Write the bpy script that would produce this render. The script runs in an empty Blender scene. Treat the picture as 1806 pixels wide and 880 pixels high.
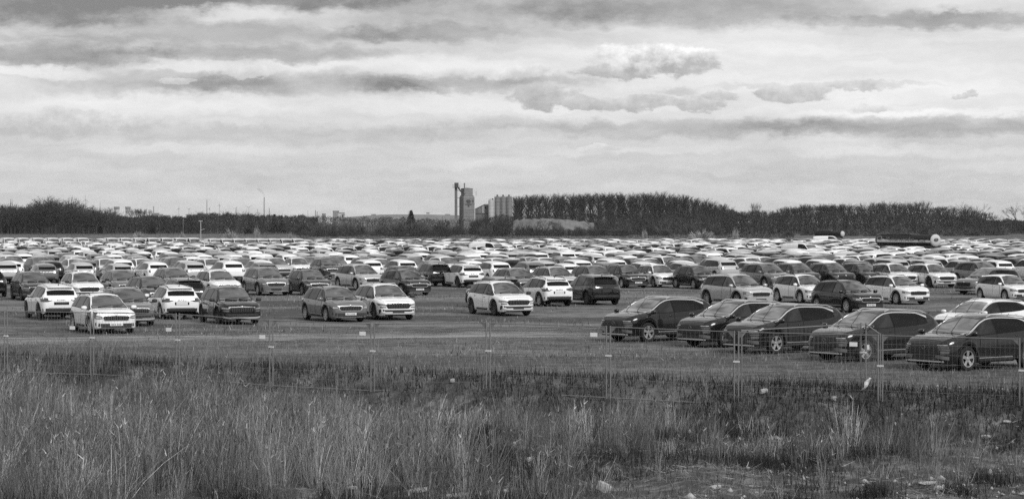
import bpy, bmesh, math, random
import numpy as np
from mathutils import Vector, Matrix
from mathutils.bvhtree import BVHTree

# ------------------------------------------------------------------ camera, sky, sun, exposure
SC = bpy.context.scene
COL = SC.collection
cam_data = bpy.data.cameras.new('camera')
cam = bpy.data.objects.new('camera', cam_data)
COL.objects.link(cam)
SC.camera = cam
CAM_H = 4.4
FOC = 4000.0                     # focal length in pixels of the 1806 px wide photograph
cam.location = (0, 0, CAM_H)
cam_data.sensor_width = 36.0
cam_data.lens = FOC / 1806.0 * 36.0
cam.rotation_euler = (math.radians(90) - math.atan(48.0 / FOC), 0, 0)
cam_data.clip_start = 0.5
cam_data.clip_end = 40000.0

SC.view_settings.view_transform = 'Standard'
SC.view_settings.look = 'None'
SC.view_settings.exposure = 0.2
SC.view_settings.gamma = 1.0
SC.render.engine = 'CYCLES'
SC.cycles.max_bounces = 6
SC.cycles.diffuse_bounces = 3
SC.cycles.glossy_bounces = 3
SC.cycles.transparent_max_bounces = 8
SC.cycles.volume_bounces = 0
SC.cycles.use_denoising = False

SUN_AZ = math.radians(142.0)     # clockwise from +Y: light comes over the photographer's right shoulder
SUN_EL = math.radians(39.0)
sd = bpy.data.lights.new('sun', 'SUN')
sd.energy = 2.3
sd.angle = math.radians(22)
sd.color = (1.0, 1.0, 1.0)
sun = bpy.data.objects.new('sun', sd)
COL.objects.link(sun)
sv = Vector((math.sin(SUN_AZ) * math.cos(SUN_EL), math.cos(SUN_AZ) * math.cos(SUN_EL), math.sin(SUN_EL)))
sun.rotation_euler = sv.to_track_quat('Z', 'Y').to_euler()


class NT:
    """small helper for writing node trees"""
    def __init__(self, tree):
        self.t = tree
        self.l = tree.links

    def n(self, typ, **kw):
        nd = self.t.nodes.new(typ)
        for k, v in kw.items():
            setattr(nd, k, v)
        return nd

    def put(self, sock, v):
        if hasattr(v, 'is_linked') or hasattr(v, 'links'):
            self.l.new(v, sock)
        else:
            sock.default_value = v

    def m(self, op, a, b=0.0, c=None, clamp=False):
        nd = self.n('ShaderNodeMath', operation=op, use_clamp=clamp)
        self.put(nd.inputs[0], a)
        self.put(nd.inputs[1], b)
        if c is not None:
            self.put(nd.inputs[2], c)
        return nd.outputs[0]

    def ramp(self, v, a, b, lo=0.0, hi=1.0, smooth=True):
        nd = self.n('ShaderNodeMapRange')
        nd.interpolation_type = 'SMOOTHSTEP' if smooth else 'LINEAR'
        self.put(nd.inputs['Value'], v)
        nd.inputs['From Min'].default_value = a
        nd.inputs['From Max'].default_value = b
        nd.inputs['To Min'].default_value = lo
        nd.inputs['To Max'].default_value = hi
        return nd.outputs[0]

    def xyz(self, x, y, z=0.0):
        nd = self.n('ShaderNodeCombineXYZ')
        self.put(nd.inputs[0], x)
        self.put(nd.inputs[1], y)
        self.put(nd.inputs[2], z)
        return nd.outputs[0]

    def noise(self, vec, scale, detail=4.0, rough=0.55, dist=0.0):
        nd = self.n('ShaderNodeTexNoise')
        if vec is not None:
            self.l.new(vec, nd.inputs['Vector'])
        nd.inputs['Scale'].default_value = scale
        nd.inputs['Detail'].default_value = detail
        nd.inputs['Roughness'].default_value = rough
        nd.inputs['Distortion'].default_value = dist
        return nd.outputs['Fac']

    def mix(self, f, a, b):
        nd = self.n('ShaderNodeMix')
        nd.data_type = 'FLOAT'
        self.put(nd.inputs[0], f)
        self.put(nd.inputs[2], a)
        self.put(nd.inputs[3], b)
        return nd.outputs[0]


def make_world():
    w = bpy.data.worlds.new('World')
    SC.world = w
    w.use_nodes = True
    t = w.node_tree
    t.nodes.clear()
    k = NT(t)
    out = k.n('ShaderNodeOutputWorld')
    bg = k.n('ShaderNodeBackground')
    k.l.new(bg.outputs[0], out.inputs[0])
    bg.inputs['Strength'].default_value = 0.1
    sky = k.n('ShaderNodeTexSky')
    sky.sky_type = 'NISHITA'
    sky.sun_disc = False
    sky.sun_elevation = SUN_EL
    sky.sun_rotation = SUN_AZ
    bw = k.n('ShaderNodeRGBToBW')
    k.l.new(sky.outputs[0], bw.inputs[0])
    tc = k.n('ShaderNodeTexCoord')
    sep = k.n('ShaderNodeSeparateXYZ')
    k.l.new(tc.outputs['Generated'], sep.inputs[0])
    az = k.m('ARCTAN2', sep.outputs[0], sep.outputs[1])
    el = k.m('ARCSINE', sep.outputs[2])
    # one unit = 1/40 rad (1.43 degrees) of azimuth / elevation
    U0 = k.m('MULTIPLY', az, 40.0)
    V0 = k.m('MULTIPLY', el, 40.0)
    P0 = k.xyz(U0, V0)
    # ragged cloud edges: warp the coordinates with noise
    wn = k.n('ShaderNodeTexNoise')
    k.l.new(k.xyz(k.m('MULTIPLY', U0, 0.8), k.m('MULTIPLY', V0, 1.6)), wn.inputs['Vector'])
    wn.inputs['Scale'].default_value = 1.5
    wn.inputs['Detail'].default_value = 6.0
    wn.inputs['Roughness'].default_value = 0.66
    ws = k.n('ShaderNodeSeparateXYZ')
    k.l.new(wn.outputs['Color'], ws.inputs[0])
    wx = k.m('MULTIPLY', k.m('SUBTRACT', ws.outputs[0], 0.5), 1.1)
    wy = k.m('MULTIPLY', k.m('SUBTRACT', ws.outputs[1], 0.5), 0.5)
    U = k.m('ADD', U0, wx)
    V = k.m('ADD', V0, wy)
    fine = k.noise(P0, 5.0, 6.0, 0.65)
    fine_c = k.m('SUBTRACT', fine, 0.5)

    # base tone by elevation, brighter to the right where the cloud deck is thin
    fc = k.n('ShaderNodeValToRGB')
    cu = fc.color_ramp.elements
    pts = [(0.0, 0.57), (0.04, 0.60), (0.09, 0.62), (0.15, 0.64), (0.2, 0.70), (0.25, 0.70), (0.31, 0.63), (0.38, 0.55), (0.5, 0.56), (0.7, 0.6), (1.0, 0.6)]
    cu.remove(cu[1])
    for i, (a, b) in enumerate(pts):
        e_ = cu[0] if i == 0 else cu.new(a)
        e_.position = a
        e_.color = (b, b, b, 1)
    k.put(fc.inputs[0], k.m('MULTIPLY', V, 0.1, clamp=True))
    ts = k.n('ShaderNodeSeparateXYZ')
    k.l.new(fc.outputs[0], ts.inputs[0])
    tone = ts.outputs[0]
    # the deck breaks into larger heaps overhead
    up = k.noise(tc.outputs['Generated'], 6.5, 6.0, 0.58)
    tone = k.m('ADD', tone, k.m('MULTIPLY', k.ramp(V0, 6.0, 14.0), k.m('MULTIPLY', k.m('SUBTRACT', up, 0.48), 2.6)))
    rightness = k.m('MULTIPLY', k.ramp(U0, -2.5, 3.5), k.m('MULTIPLY', k.ramp(V0, 1.2, 2.2), k.ramp(V0, 8.0, 4.5)))
    tone = k.m('ADD', tone, k.m('MULTIPLY', rightness, 0.07))
    # long flat streaks of the cloud deck
    s1 = k.noise(k.xyz(k.m('MULTIPLY', U, 0.22), k.m('MULTIPLY', V, 1.7)), 1.0, 5.0, 0.55)
    s2 = k.noise(k.xyz(k.m('MULTIPLY', U, 0.6), k.m('MULTIPLY', V, 4.2), 3.0), 1.0, 5.0, 0.6)
    tone = k.m('ADD', tone, k.m('MULTIPLY', k.m('SUBTRACT', s1, 0.5), 0.42))
    tone = k.m('ADD', tone, k.m('MULTIPLY', k.m('SUBTRACT', s2, 0.5), 0.26))

    tn = k.noise(k.xyz(k.m('MULTIPLY', U0, 0.9), k.m('MULTIPLY', V0, 1.7), 7.0), 2.0, 8.0, 0.62)
    torn = k.m('SUBTRACT', tn, 0.5)

    def mask(cx, cy, rx, ry, hard=0.35):
        du = k.m('MULTIPLY', k.m('SUBTRACT', U, cx), 1.0 / rx)
        dv = k.m('MULTIPLY', k.m('SUBTRACT', V, cy), 1.0 / ry)
        r2 = k.m('ADD', k.m('MULTIPLY', du, du), k.m('MULTIPLY', dv, dv))
        r2 = k.m('ADD', r2, k.m('MULTIPLY', torn, 2.2 if hard > .5 else 0.9))
        return k.ramp(r2, 1.25, hard * hard), dv

    # (azimuth, elevation, half width, half height, tone change): flat decks and bright gaps
    flats = [
        (-8.2, 3.85, 3.2, 0.55, -0.36), (-4.6, 4.0, 4.2, 0.34, -0.33), (-0.5, 3.72, 3.6, 0.34, -0.14),
        (3.0, 3.72, 3.6, 0.36, -0.23), (7.6, 3.50, 3.0, 0.16, -0.24), (7.6, 3.85, 2.8, 0.2, 0.10),
        (-4.6, 3.66, 2.4, 0.14, 0.14), (-8.4, 3.30, 2.2, 0.12, 0.10),
        (-5.6, 3.28, 4.4, 0.24, -0.20), (-1.4, 3.32, 2.0, 0.18, -0.17), (-8.2, 2.87, 2.4, 0.26, -0.30), (-4.5, 2.94, 2.8, 0.18, -0.24),
        (-8.4, 2.57, 1.6, 0.10, 0.15), (-4.8, 2.72, 2.6, 0.10, 0.12), (-1.6, 2.76, 2.6, 0.16, 0.10),
        (-6.2, 2.42, 2.4, 0.24, -0.21), (-3.6, 2.40, 2.8, 0.22, -0.21), (-0.9, 2.42, 2.6, 0.17, -0.22), (-2.0, 2.30, 0.75, 0.14, -0.14), (0.4, 2.5, 1.4, 0.10, -0.10),
        (-5.4, 2.02, 4.4, 0.18, 0.07), (-1.0, 2.0, 2.0, 0.16, 0.06),
        (-4.4, 1.56, 5.6, 0.20, -0.12), (3.4, 1.64, 3.4, 0.20, -0.20), (7.2, 1.66, 3.6, 0.22, -0.26), (7.4, 1.9, 2.6, 0.09, 0.12),
        (0.4, 1.72, 2.4, 0.14, -0.11), (0.3, 1.98, 1.2, 0.07, 0.05),
        (4.4, 2.94, 4.4, 0.34, 0.08), (1.4, 3.0, 1.6, 0.14, 0.06), (6.0, 2.3, 3.4, 0.22, 0.06),
        (5.6, 2.38, 2.2, 0.06, -0.16), (2.9, 2.30, 0.5, 0.10, -0.15), (7.0, 1.42, 0.9, 0.10, -0.10),
        (-5.6, 1.28, 2.8, 0.09, 0.06), (1.8, 1.28, 2.6, 0.08, 0.07), (7.2, 1.22, 2.4, 0.09, 0.07), (-1.0, 1.02, 2.4, 0.1, 0.03),
    ]
    for (a, b, rx, ry, amp) in flats:
        m_, _ = mask(a, b, rx, ry, 0.2)
        tone = k.m('ADD', tone, k.m('MULTIPLY', m_, amp))
    # heaped clouds: grey flat base, bright top (az, el, rx, ry, base tone, top tone)
    heaps = [
        (2.1, 2.66, 1.15, 0.12, 0.40, 0.62), (1.75, 2.88, 0.55, 0.24, 0.55, 1.0), (2.75, 2.86, 0.75, 0.32, 0.40, 1.05), (3.2, 2.84, 0.45, 0.26, 0.48, 1.05),
        (0.55, 2.20, 0.66, 0.20, 0.38, 0.62), (1.25, 2.10, 0.40, 0.14, 0.44, 0.62), (2.1, 2.10, 0.85, 0.15, 0.42, 0.66), (3.3, 2.10, 0.46, 0.13, 0.46, 0.70), (3.75, 2.22, 0.36, 0.10, 0.50, 0.70),
        (4.95, 2.25, 0.6, 0.15, 0.46, 0.72), (5.85, 2.37, 0.5, 0.10, 0.52, 0.75), (7.95, 2.20, 0.28, 0.07, 0.48, 0.68), (6.25, 2.04, 0.4, 0.10, 0.56, 0.9),
        (-8.1, 1.72, 1.5, 0.24, 0.50, 0.72), (-6.9, 1.76, 0.75, 0.20, 0.52, 0.78), (-5.9, 2.46, 0.3, 0.07, 0.55, 0.72), (-4.5, 2.62, 0.45, 0.12, 0.60, 0.78),
        (0.2, 2.62, 0.6, 0.11, 0.60, 0.86), (1.5, 1.30, 0.28, 0.07, 0.6, 0.8),
    ]
    for (a, b, rx, ry, lo, hi) in heaps:
        m_, dv = mask(a, b, rx, ry, 0.78)
        sh = k.m('ADD', k.m('MULTIPLY', dv, 0.5), k.m('ADD', 0.40, k.m('ADD', k.m('MULTIPLY', fine_c, 1.2), k.m('MULTIPLY', torn, 1.8))), clamp=True)
        shade = k.mix(sh, lo, hi)
        tone = k.mix(k.m('MULTIPLY', m_, 0.88), tone, shade)
    tone = k.m('ADD', tone, k.m('ADD', k.m('MULTIPLY', fine_c, 0.06), k.m('MULTIPLY', torn, 0.10)))
    tone = k.m('MINIMUM', k.m('MAXIMUM', tone, 0.2), 1.15)
    # below the horizon
    tone = k.m('MULTIPLY', tone, k.ramp(V0, -1.2, -0.1, 0.35, 1.0))
    # thin the physical sky through the overcast
    tot = k.m('ADD', k.m('MULTIPLY', tone, 8.7), k.m('MULTIPLY', k.m('MINIMUM', bw.outputs[0], 25.0), 0.07))
    rgb = k.xyz(tot, tot, tot)
    k.l.new(rgb, bg.inputs['Color'])
    w.cycles.sampling_method = 'MANUAL'
    w.cycles.sample_map_resolution = 512


make_world()

# ------------------------------------------------------------------ helpers
RNG = np.random.RandomState(11)
random.seed(5)


def tag(o, label=None, cat=None, group=None, kind=None):
    if label:
        o['label'] = label
    if cat:
        o['category'] = cat
    if group:
        o['group'] = group
    if kind:
        o['kind'] = kind
    return o


def empty(name, loc=(0, 0, 0), rz=0.0):
    o = bpy.data.objects.new(name, None)
    o.empty_display_size = 0.3
    o.location = loc
    o.rotation_euler = (0, 0, rz)
    COL.objects.link(o)
    return o


def obj(name, me, parent=None, loc=None, mat=None):
    o = bpy.data.objects.new(name, me)
    if mat is not None:
        if len(me.materials) == 0:
            me.materials.append(mat)
    if parent is not None:
        o.parent = parent
    if loc is not None:
        o.location = loc
    COL.objects.link(o)
    return o


def mesh(name, verts, faces, mats=(), midx=None, smooth=False):
    me = bpy.data.meshes.new(name)
    me.from_pydata([tuple(v) for v in verts], [], [tuple(f) for f in faces])
    for m_ in mats:
        me.materials.append(m_)
    if midx is not None:
        me.polygons.foreach_set('material_index', np.asarray(midx, dtype=np.int32))
    if smooth:
        me.polygons.foreach_set('use_smooth', np.ones(len(me.polygons), dtype=bool))
    me.update()
    return me


def mesh_np(name, verts, faces, mat=None, tones=None, smooth=False, midx=None, mats=None):
    """verts Nx3, faces MxK arrays; tones = per-vertex grey factor stored as the colour attribute 'tone'"""
    verts = np.asarray(verts, dtype=np.float32)
    faces = np.asarray(faces, dtype=np.int32)
    K = faces.shape[1]
    me = bpy.data.meshes.new(name)
    me.vertices.add(len(verts))
    me.vertices.foreach_set('co', verts.ravel())
    me.loops.add(faces.size)
    me.loops.foreach_set('vertex_index', faces.ravel())
    me.polygons.add(len(faces))
    me.polygons.foreach_set('loop_start', np.arange(0, faces.size, K, dtype=np.int32))
    if midx is not None:
        me.polygons.foreach_set('material_index', np.asarray(midx, dtype=np.int32))
    if smooth:
        me.polygons.foreach_set('use_smooth', np.ones(len(faces), dtype=bool))
    if tones is not None:
        at = me.color_attributes.new('tone', 'FLOAT_COLOR', 'POINT')
        c = np.ones((len(verts), 4), dtype=np.float32)
        c[:, :3] = np.asarray(tones, dtype=np.float32)[:, None]
        at.data.foreach_set('color', c.ravel())
    if mats is not None:
        for m_ in mats:
            me.materials.append(m_)
    elif mat is not None:
        me.materials.append(mat)
    me.update(calc_edges=True)
    me.validate()
    return me


def prisms(segs, sides=3):
    """tapered prisms for segments (p0, p1, r0, r1): Sx8 array -> verts, quads"""
    s = np.asarray(segs, dtype=np.float64)
    p0, p1, r0, r1 = s[:, 0:3], s[:, 3:6], s[:, 6], s[:, 7]
    d = p1 - p0
    d /= np.maximum(np.linalg.norm(d, axis=1, keepdims=True), 1e-9)
    ref = np.where(np.abs(d[:, 2:3]) > 0.9, np.array([[1.0, 0, 0]]), np.array([[0, 0, 1.0]]))
    a = np.cross(d, ref)
    a /= np.maximum(np.linalg.norm(a, axis=1, keepdims=True), 1e-9)
    b = np.cross(d, a)
    n = len(s)
    V = np.zeros((n, 2 * sides, 3))
    for i in range(sides):
        t = 2 * math.pi * i / sides
        off = a * math.cos(t) + b * math.sin(t)
        V[:, i] = p0 + off * r0[:, None]
        V[:, sides + i] = p1 + off * r1[:, None]
    base = (np.arange(n) * 2 * sides)[:, None]
    F_ = []
    for i in range(sides):
        j = (i + 1) % sides
        F_.append(np.concatenate([base + i, base + j, base + sides + j, base + sides + i], axis=1))
    F_ = np.stack(F_, axis=1).reshape(-1, 4)
    return V.reshape(-1, 3), F_


def ribbons(p0, p1, w, rng=None):
    """flat tapering strips from p0 to p1 (Nx3) of width w"""
    rng = rng or RNG
    d = p1 - p0
    r = rng.normal(size=d.shape)
    s = np.cross(d, r)
    s /= np.maximum(np.linalg.norm(s, axis=1, keepdims=True), 1e-9)
    w = np.asarray(w)[:, None] if np.ndim(w) else w
    V = np.stack([p0 - s * w / 2, p0 + s * w / 2, p1 + s * w / 6, p1 - s * w / 6], axis=1).reshape(-1, 3)
    F_ = np.arange(len(p0) * 4).reshape(-1, 4)
    return V, F_


def cat_geo(*vf):
    vs, fs, o = [], [], 0
    for v, f in vf:
        vs.append(v)
        fs.append(np.asarray(f) + o)
        o += len(v)
    return np.concatenate(vs), np.concatenate(fs)


def box_vf(x0, x1, y0, y1, z0, z1):
    v = [(x0, y0, z0), (x1, y0, z0), (x1, y1, z0), (x0, y1, z0), (x0, y0, z1), (x1, y0, z1), (x1, y1, z1), (x0, y1, z1)]
    f = [(0, 3, 2, 1), (4, 5, 6, 7), (0, 1, 5, 4), (1, 2, 6, 5), (2, 3, 7, 6), (3, 0, 4, 7)]
    return np.array(v, dtype=float), np.array(f)


def bm_mesh(name, fn, mats=(), smooth=False, bevel=0.0):
    bm = bmesh.new()
    fn(bm)
    if bevel:
        bmesh.ops.bevel(bm, geom=list(bm.edges), offset=bevel, segments=2, affect='EDGES', profile=0.6)
    me = bpy.data.meshes.new(name)
    bm.to_mesh(me)
    bm.free()
    for m_ in mats:
        me.materials.append(m_)
    if smooth:
        me.polygons.foreach_set('use_smooth', np.ones(len(me.polygons), dtype=bool))
    return me


def lathe(profile, seg=24, axis='z', closed=False):
    """profile [(r, h)] revolved; returns verts, quads"""
    n = len(profile)
    V, F_ = [], []
    for i in range(seg):
        t = 2 * math.pi * i / seg
        for r, h in profile:
            if axis == 'z':
                V.append((r * math.cos(t), r * math.sin(t), h))
            else:
                V.append((r * math.cos(t), h, r * math.sin(t)))
    for i in range(seg):
        j = (i + 1) % seg
        for a in range(n - 1 if not closed else n):
            b = (a + 1) % n
            F_.append((i * n + a, j * n + a, j * n + b, i * n + b))
    return np.array(V, dtype=float), np.array(F_)


def pchip(keys):
    k = sorted(keys)
    x = np.array([a for a, b in k], float)
    y = np.array([b for a, b in k], float)
    h = np.diff(x)
    d = np.diff(y) / h
    m = np.zeros(len(x))
    m[0], m[-1] = d[0], d[-1]
    for i in range(1, len(x) - 1):
        if d[i - 1] * d[i] > 0:
            w1, w2 = 2 * h[i] + h[i - 1], h[i] + 2 * h[i - 1]
            m[i] = (w1 + w2) / (w1 / d[i - 1] + w2 / d[i])

    def f(t):
        t = min(max(t, x[0]), x[-1])
        i = min(max(int(np.searchsorted(x, t)) - 1, 0), len(x) - 2)
        s = (t - x[i]) / h[i]
        return float((1 + 2 * s) * (1 - s) ** 2 * y[i] + s * (1 - s) ** 2 * h[i] * m[i] + s * s * (3 - 2 * s) * y[i + 1] + s * s * (s - 1) * h[i] * m[i + 1])
    return f


# ------------------------------------------------------------------ materials (greys: the photograph is black and white)
def mat_new(name):
    m_ = bpy.data.materials.new(name)
    m_.use_nodes = True
    t = m_.node_tree
    return m_, NT(t), t.nodes['Principled BSDF']


def grey(c):
    return (c, c, c, 1.0)


def mat_plain(name, c, rough=0.6, spec=0.5, metal=0.0, coat=0.0, noise_amp=0.0, noise_scale=6.0):
    m_, k, b = mat_new(name)
    b.inputs['Base Color'].default_value = grey(c)
    b.inputs['Roughness'].default_value = rough
    b.inputs['Specular IOR Level'].default_value = spec
    b.inputs['Metallic'].default_value = metal
    b.inputs['Coat Weight'].default_value = coat
    b.inputs['Coat Roughness'].default_value = 0.05
    if noise_amp:
        tc = k.n('ShaderNodeTexCoord')
        nz = k.noise(tc.outputs['Object'], noise_scale, 5.0, 0.6)
        v = k.m('MULTIPLY', k.m('ADD', k.m('MULTIPLY', k.m('SUBTRACT', nz, 0.5), 2 * noise_amp), 1.0), c)
        k.l.new(k.xyz(v, v, v), b.inputs['Base Color'])
    return m_


def mat_tone(name, c, rough=0.8, trans=0.0, amp=1.0):
    """base colour = c x the per-vertex 'tone' attribute (each plant has its own shade)"""
    m_, k, b = mat_new(name)
    a = k.n('ShaderNodeAttribute')
    a.attribute_name = 'tone'
    v = k.m('MULTIPLY', a.outputs['Fac'], c)
    k.l.new(k.xyz(v, v, v), b.inputs['Base Color'])
    b.inputs['Roughness'].default_value = rough
    b.inputs['Specular IOR Level'].default_value = 0.2
    return m_


def mat_paint(name, c, metal=0.0):
    m_, k, b = mat_new(name)
    tc = k.n('ShaderNodeTexCoord')
    oi = k.n('ShaderNodeObjectInfo')
    off = k.n('ShaderNodeVectorMath', operation='ADD')
    k.l.new(tc.outputs['Object'], off.inputs[0])
    k.l.new(oi.outputs['Location'], off.inputs[1])
    nz = k.noise(off.outputs[0], 1.7, 5.0, 0.6)
    # thin road film, more of it low down on the body
    sep = k.n('ShaderNodeSeparateXYZ')
    k.l.new(tc.outputs['Object'], sep.inputs[0])
    low = k.ramp(sep.outputs[2], 0.75, 0.2)
    dirt = k.m('MULTIPLY', k.m('ADD', k.m('MULTIPLY', low, 0.16), 0.015), k.ramp(nz, 0.35, 0.7))
    v = k.mix(dirt, c, 0.09)
    k.l.new(k.xyz(v, v, v), b.inputs['Base Color'])
    b.inputs['Metallic'].default_value = metal
    b.inputs['Specular IOR Level'].default_value = 0.1
    k.put(b.inputs['Roughness'], k.m('ADD', k.m('MULTIPLY', dirt, 0.5), 0.32))
    b.inputs['Coat Weight'].default_value = 1.0
    b.inputs['Coat IOR'].default_value = 1.5
    k.put(b.inputs['Coat Roughness'], k.m('ADD', k.m('MULTIPLY', nz, 0.07), 0.015))
    return m_


M = {
    'w': mat_paint('white_paint', 0.80), 'l': mat_paint('silver_paint', 0.46, 0.25), 'g': mat_paint('grey_paint', 0.15, 0.2),
    'd': mat_paint('dark_grey_paint', 0.028, 0.1), 'b': mat_paint('black_paint', 0.006),
    'glass': mat_plain('car_glass', 0.014, 0.03, 0.75, coat=1.0),
    'privacy': mat_plain('tinted_glass', 0.006, 0.05, 0.2),
    'side_glass': mat_plain('side_glass', 0.010, 0.04, 0.5),
    'plastic': mat_plain('black_plastic', 0.028, 0.6, 0.4, noise_amp=0.35),
    'gap': mat_plain('panel_gap', 0.012, 0.8, 0.1),
    'well': mat_plain('wheel_well', 0.012, 0.9, 0.1),
    'rubber': mat_plain('tyre_rubber', 0.022, 0.85, 0.25, noise_amp=0.4, noise_scale=9),
    'alloy': mat_plain('wheel_alloy', 0.55, 0.35, 0.5, metal=0.75),
    'dark_alloy': mat_plain('dark_alloy', 0.03, 0.4, 0.5),
    'chrome': mat_plain('bright_trim', 0.60, 0.42, 0.5, metal=0.7),
    'lamp': mat_plain('lamp_lens', 0.42, 0.08, 0.6, metal=0.4, coat=1.0),
    'lamp_dark': mat_plain('smoked_lamp', 0.10, 0.10, 0.6, coat=1.0),
    'red_lamp': mat_plain('tail_lamp', 0.045, 0.12, 0.6, coat=1.0),
    'plate': mat_plain('plate_white', 0.66, 0.5),
    'plate_dark': mat_plain('plate_black', 0.02, 0.5),
    'galv': mat_plain('galvanised_steel', 0.20, 0.5, 0.5, metal=0.3, noise_amp=0.25),
    'wire': mat_plain('fence_wire', 0.19, 0.6, 0.4),
    'clamp': mat_plain('bright_clamp', 0.75, 0.35, 0.5, metal=0.3),
    'sign': mat_plain('sign_white', 0.80, 0.6, noise_amp=0.1),
    'stone': mat_plain('pale_stone', 0.36, 0.9, 0.2, noise_amp=0.45, noise_scale=7),
    'bark': mat_plain('bark', 0.050, 0.9, 0.15, noise_amp=0.3, noise_scale=1.5),
    'twig': mat_plain('twigs', 0.048, 0.9, 0.15, noise_amp=0.35, noise_scale=0.25),
    'twig_pale': mat_plain('pale_twigs', 0.10, 0.9, 0.15, noise_amp=0.35, noise_scale=0.25),
    'needle': mat_plain('needles', 0.022, 0.9, 0.15, noise_amp=0.3, noise_scale=0.5),
    'bush_light': mat_plain('pale_shrub', 0.34, 0.9, 0.15, noise_amp=0.4, noise_scale=0.5),
    'bush_mid': mat_plain('shrub', 0.085, 0.9, 0.15, noise_amp=0.4, noise_scale=0.4),
    'brush': mat_tone('brushwood', 0.045),
    'straw': mat_tone('straw', 0.165),
    'greens': mat_tone('short_grass', 0.155),
    'darkgreen': mat_tone('dark_brush', 0.022),
    'weed': mat_plain('dry_stem', 0.26, 0.8, 0.2, noise_amp=0.3, noise_scale=4),
    'concrete': mat_plain('weathered_concrete', 0.19, 0.9, 0.2, noise_amp=0.45, noise_scale=0.35),
    'concrete_dark': mat_plain('stained_concrete', 0.07, 0.9, 0.2, noise_amp=0.4, noise_scale=0.5),
    'silo': mat_plain('silo_steel', 0.13, 0.6, 0.4, noise_amp=0.4, noise_scale=0.4),
    'silo_pale': mat_plain('pale_silo_steel', 0.34, 0.6, 0.4, noise_amp=0.3, noise_scale=0.4),
    'rusty': mat_plain('dark_steel', 0.06, 0.7, 0.3, noise_amp=0.4, noise_scale=0.5),
    'white_metal': mat_plain('white_metal', 0.70, 0.5, 0.4, noise_amp=0.12),
    'far_grey': mat_plain('far_structure', 0.18, 0.9, 0.2),
    'far_light': mat_plain('far_pale_structure', 0.42, 0.9, 0.2),
    'tank_dark': mat_plain('tank_dark_paint', 0.022, 0.75, 0.2),
    'tank_end': mat_plain('tank_end_paint', 0.48, 0.7, 0.2, noise_amp=0.12),
    'ink': mat_plain('dark_lettering', 0.02, 0.6),
    'ink_grey': mat_plain('grey_lettering', 0.17, 0.6),
}
M['glass'].node_tree.nodes['Principled BSDF'].inputs['IOR'].default_value = 1.75
M['glass'].node_tree.nodes['Principled BSDF'].inputs['Coat IOR'].default_value = 1.65
PAINTS = ['w', 'l', 'g', 'd', 'b']

# ------------------------------------------------------------------ cars
KEYS = {
    'suv': dict(
        L=4.24, W=1.79, H=1.55, wb=2.65, fo=0.86, r=0.335,
        top=[(-2.12, .76), (-2.105, .90), (-2.07, .97), (-2.0, 1.02), (-1.95, 1.07), (-1.78, 1.35), (-1.72, 1.45), (-1.5, 1.485), (-.9, 1.53), (-.3, 1.55), (.12, 1.542), (.27, 1.525), (.40, 1.475), (1.06, 1.02), (1.18, .985), (1.6, .945), (1.9, .895), (2.03, .835), (2.085, .77), (2.12, .66)],
        belt=[(-2.12, .70), (-2.0, .97), (-1.5, .975), (0, .935), (.9, .915), (1.3, .87), (1.9, .78), (2.12, .58)],
        plan=[(-2.12, .66), (-2.08, .74), (-2.0, .80), (-1.8, .86), (-1.3, .895), (1.3, .895), (1.75, .875), (1.95, .82), (2.05, .75), (2.10, .69), (2.12, .64)],
        zu=[(-2.12, .36), (-1.9, .25), (-1.6, .2), (1.6, .2), (1.95, .19), (2.12, .23)], roof=.60, hdr=.40, cowl=1.06, rend=-1.74, rbot=-1.97),
    'slope': dict(
        L=4.5, W=1.865, H=1.65, wb=2.68, fo=0.92, r=0.36,
        top=[(-2.25, .84), (-2.235, .98), (-2.19, 1.06), (-2.10, 1.11), (-2.02, 1.16), (-1.83, 1.35), (-1.75, 1.46), (-1.4, 1.53), (-.7, 1.60), (-.1, 1.625), (.25, 1.60), (.50, 1.52), (1.27, 1.09), (1.42, 1.065), (1.8, 1.02), (2.05, .965), (2.16, .915), (2.22, .84), (2.25, .72)],
        belt=[(-2.25, .76), (-2.1, 1.06), (-1.75, 1.25), (-1.5, 1.17), (-1.1, 1.11), (0, 1.05), (1.2, 1.0), (1.5, .95), (2.0, .86), (2.25, .62)],
        plan=[(-2.25, .70), (-2.2, .80), (-2.1, .85), (-1.9, .90), (-1.3, .932), (1.4, .932), (1.85, .91), (2.08, .85), (2.18, .78), (2.23, .72), (2.25, .68)],
        zu=[(-2.25, .40), (-2.0, .29), (-1.7, .23), (1.7, .23), (2.05, .21), (2.25, .25)], roof=.625, hdr=.50, cowl=1.27, rend=-1.74, rbot=-2.04),
}


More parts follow.
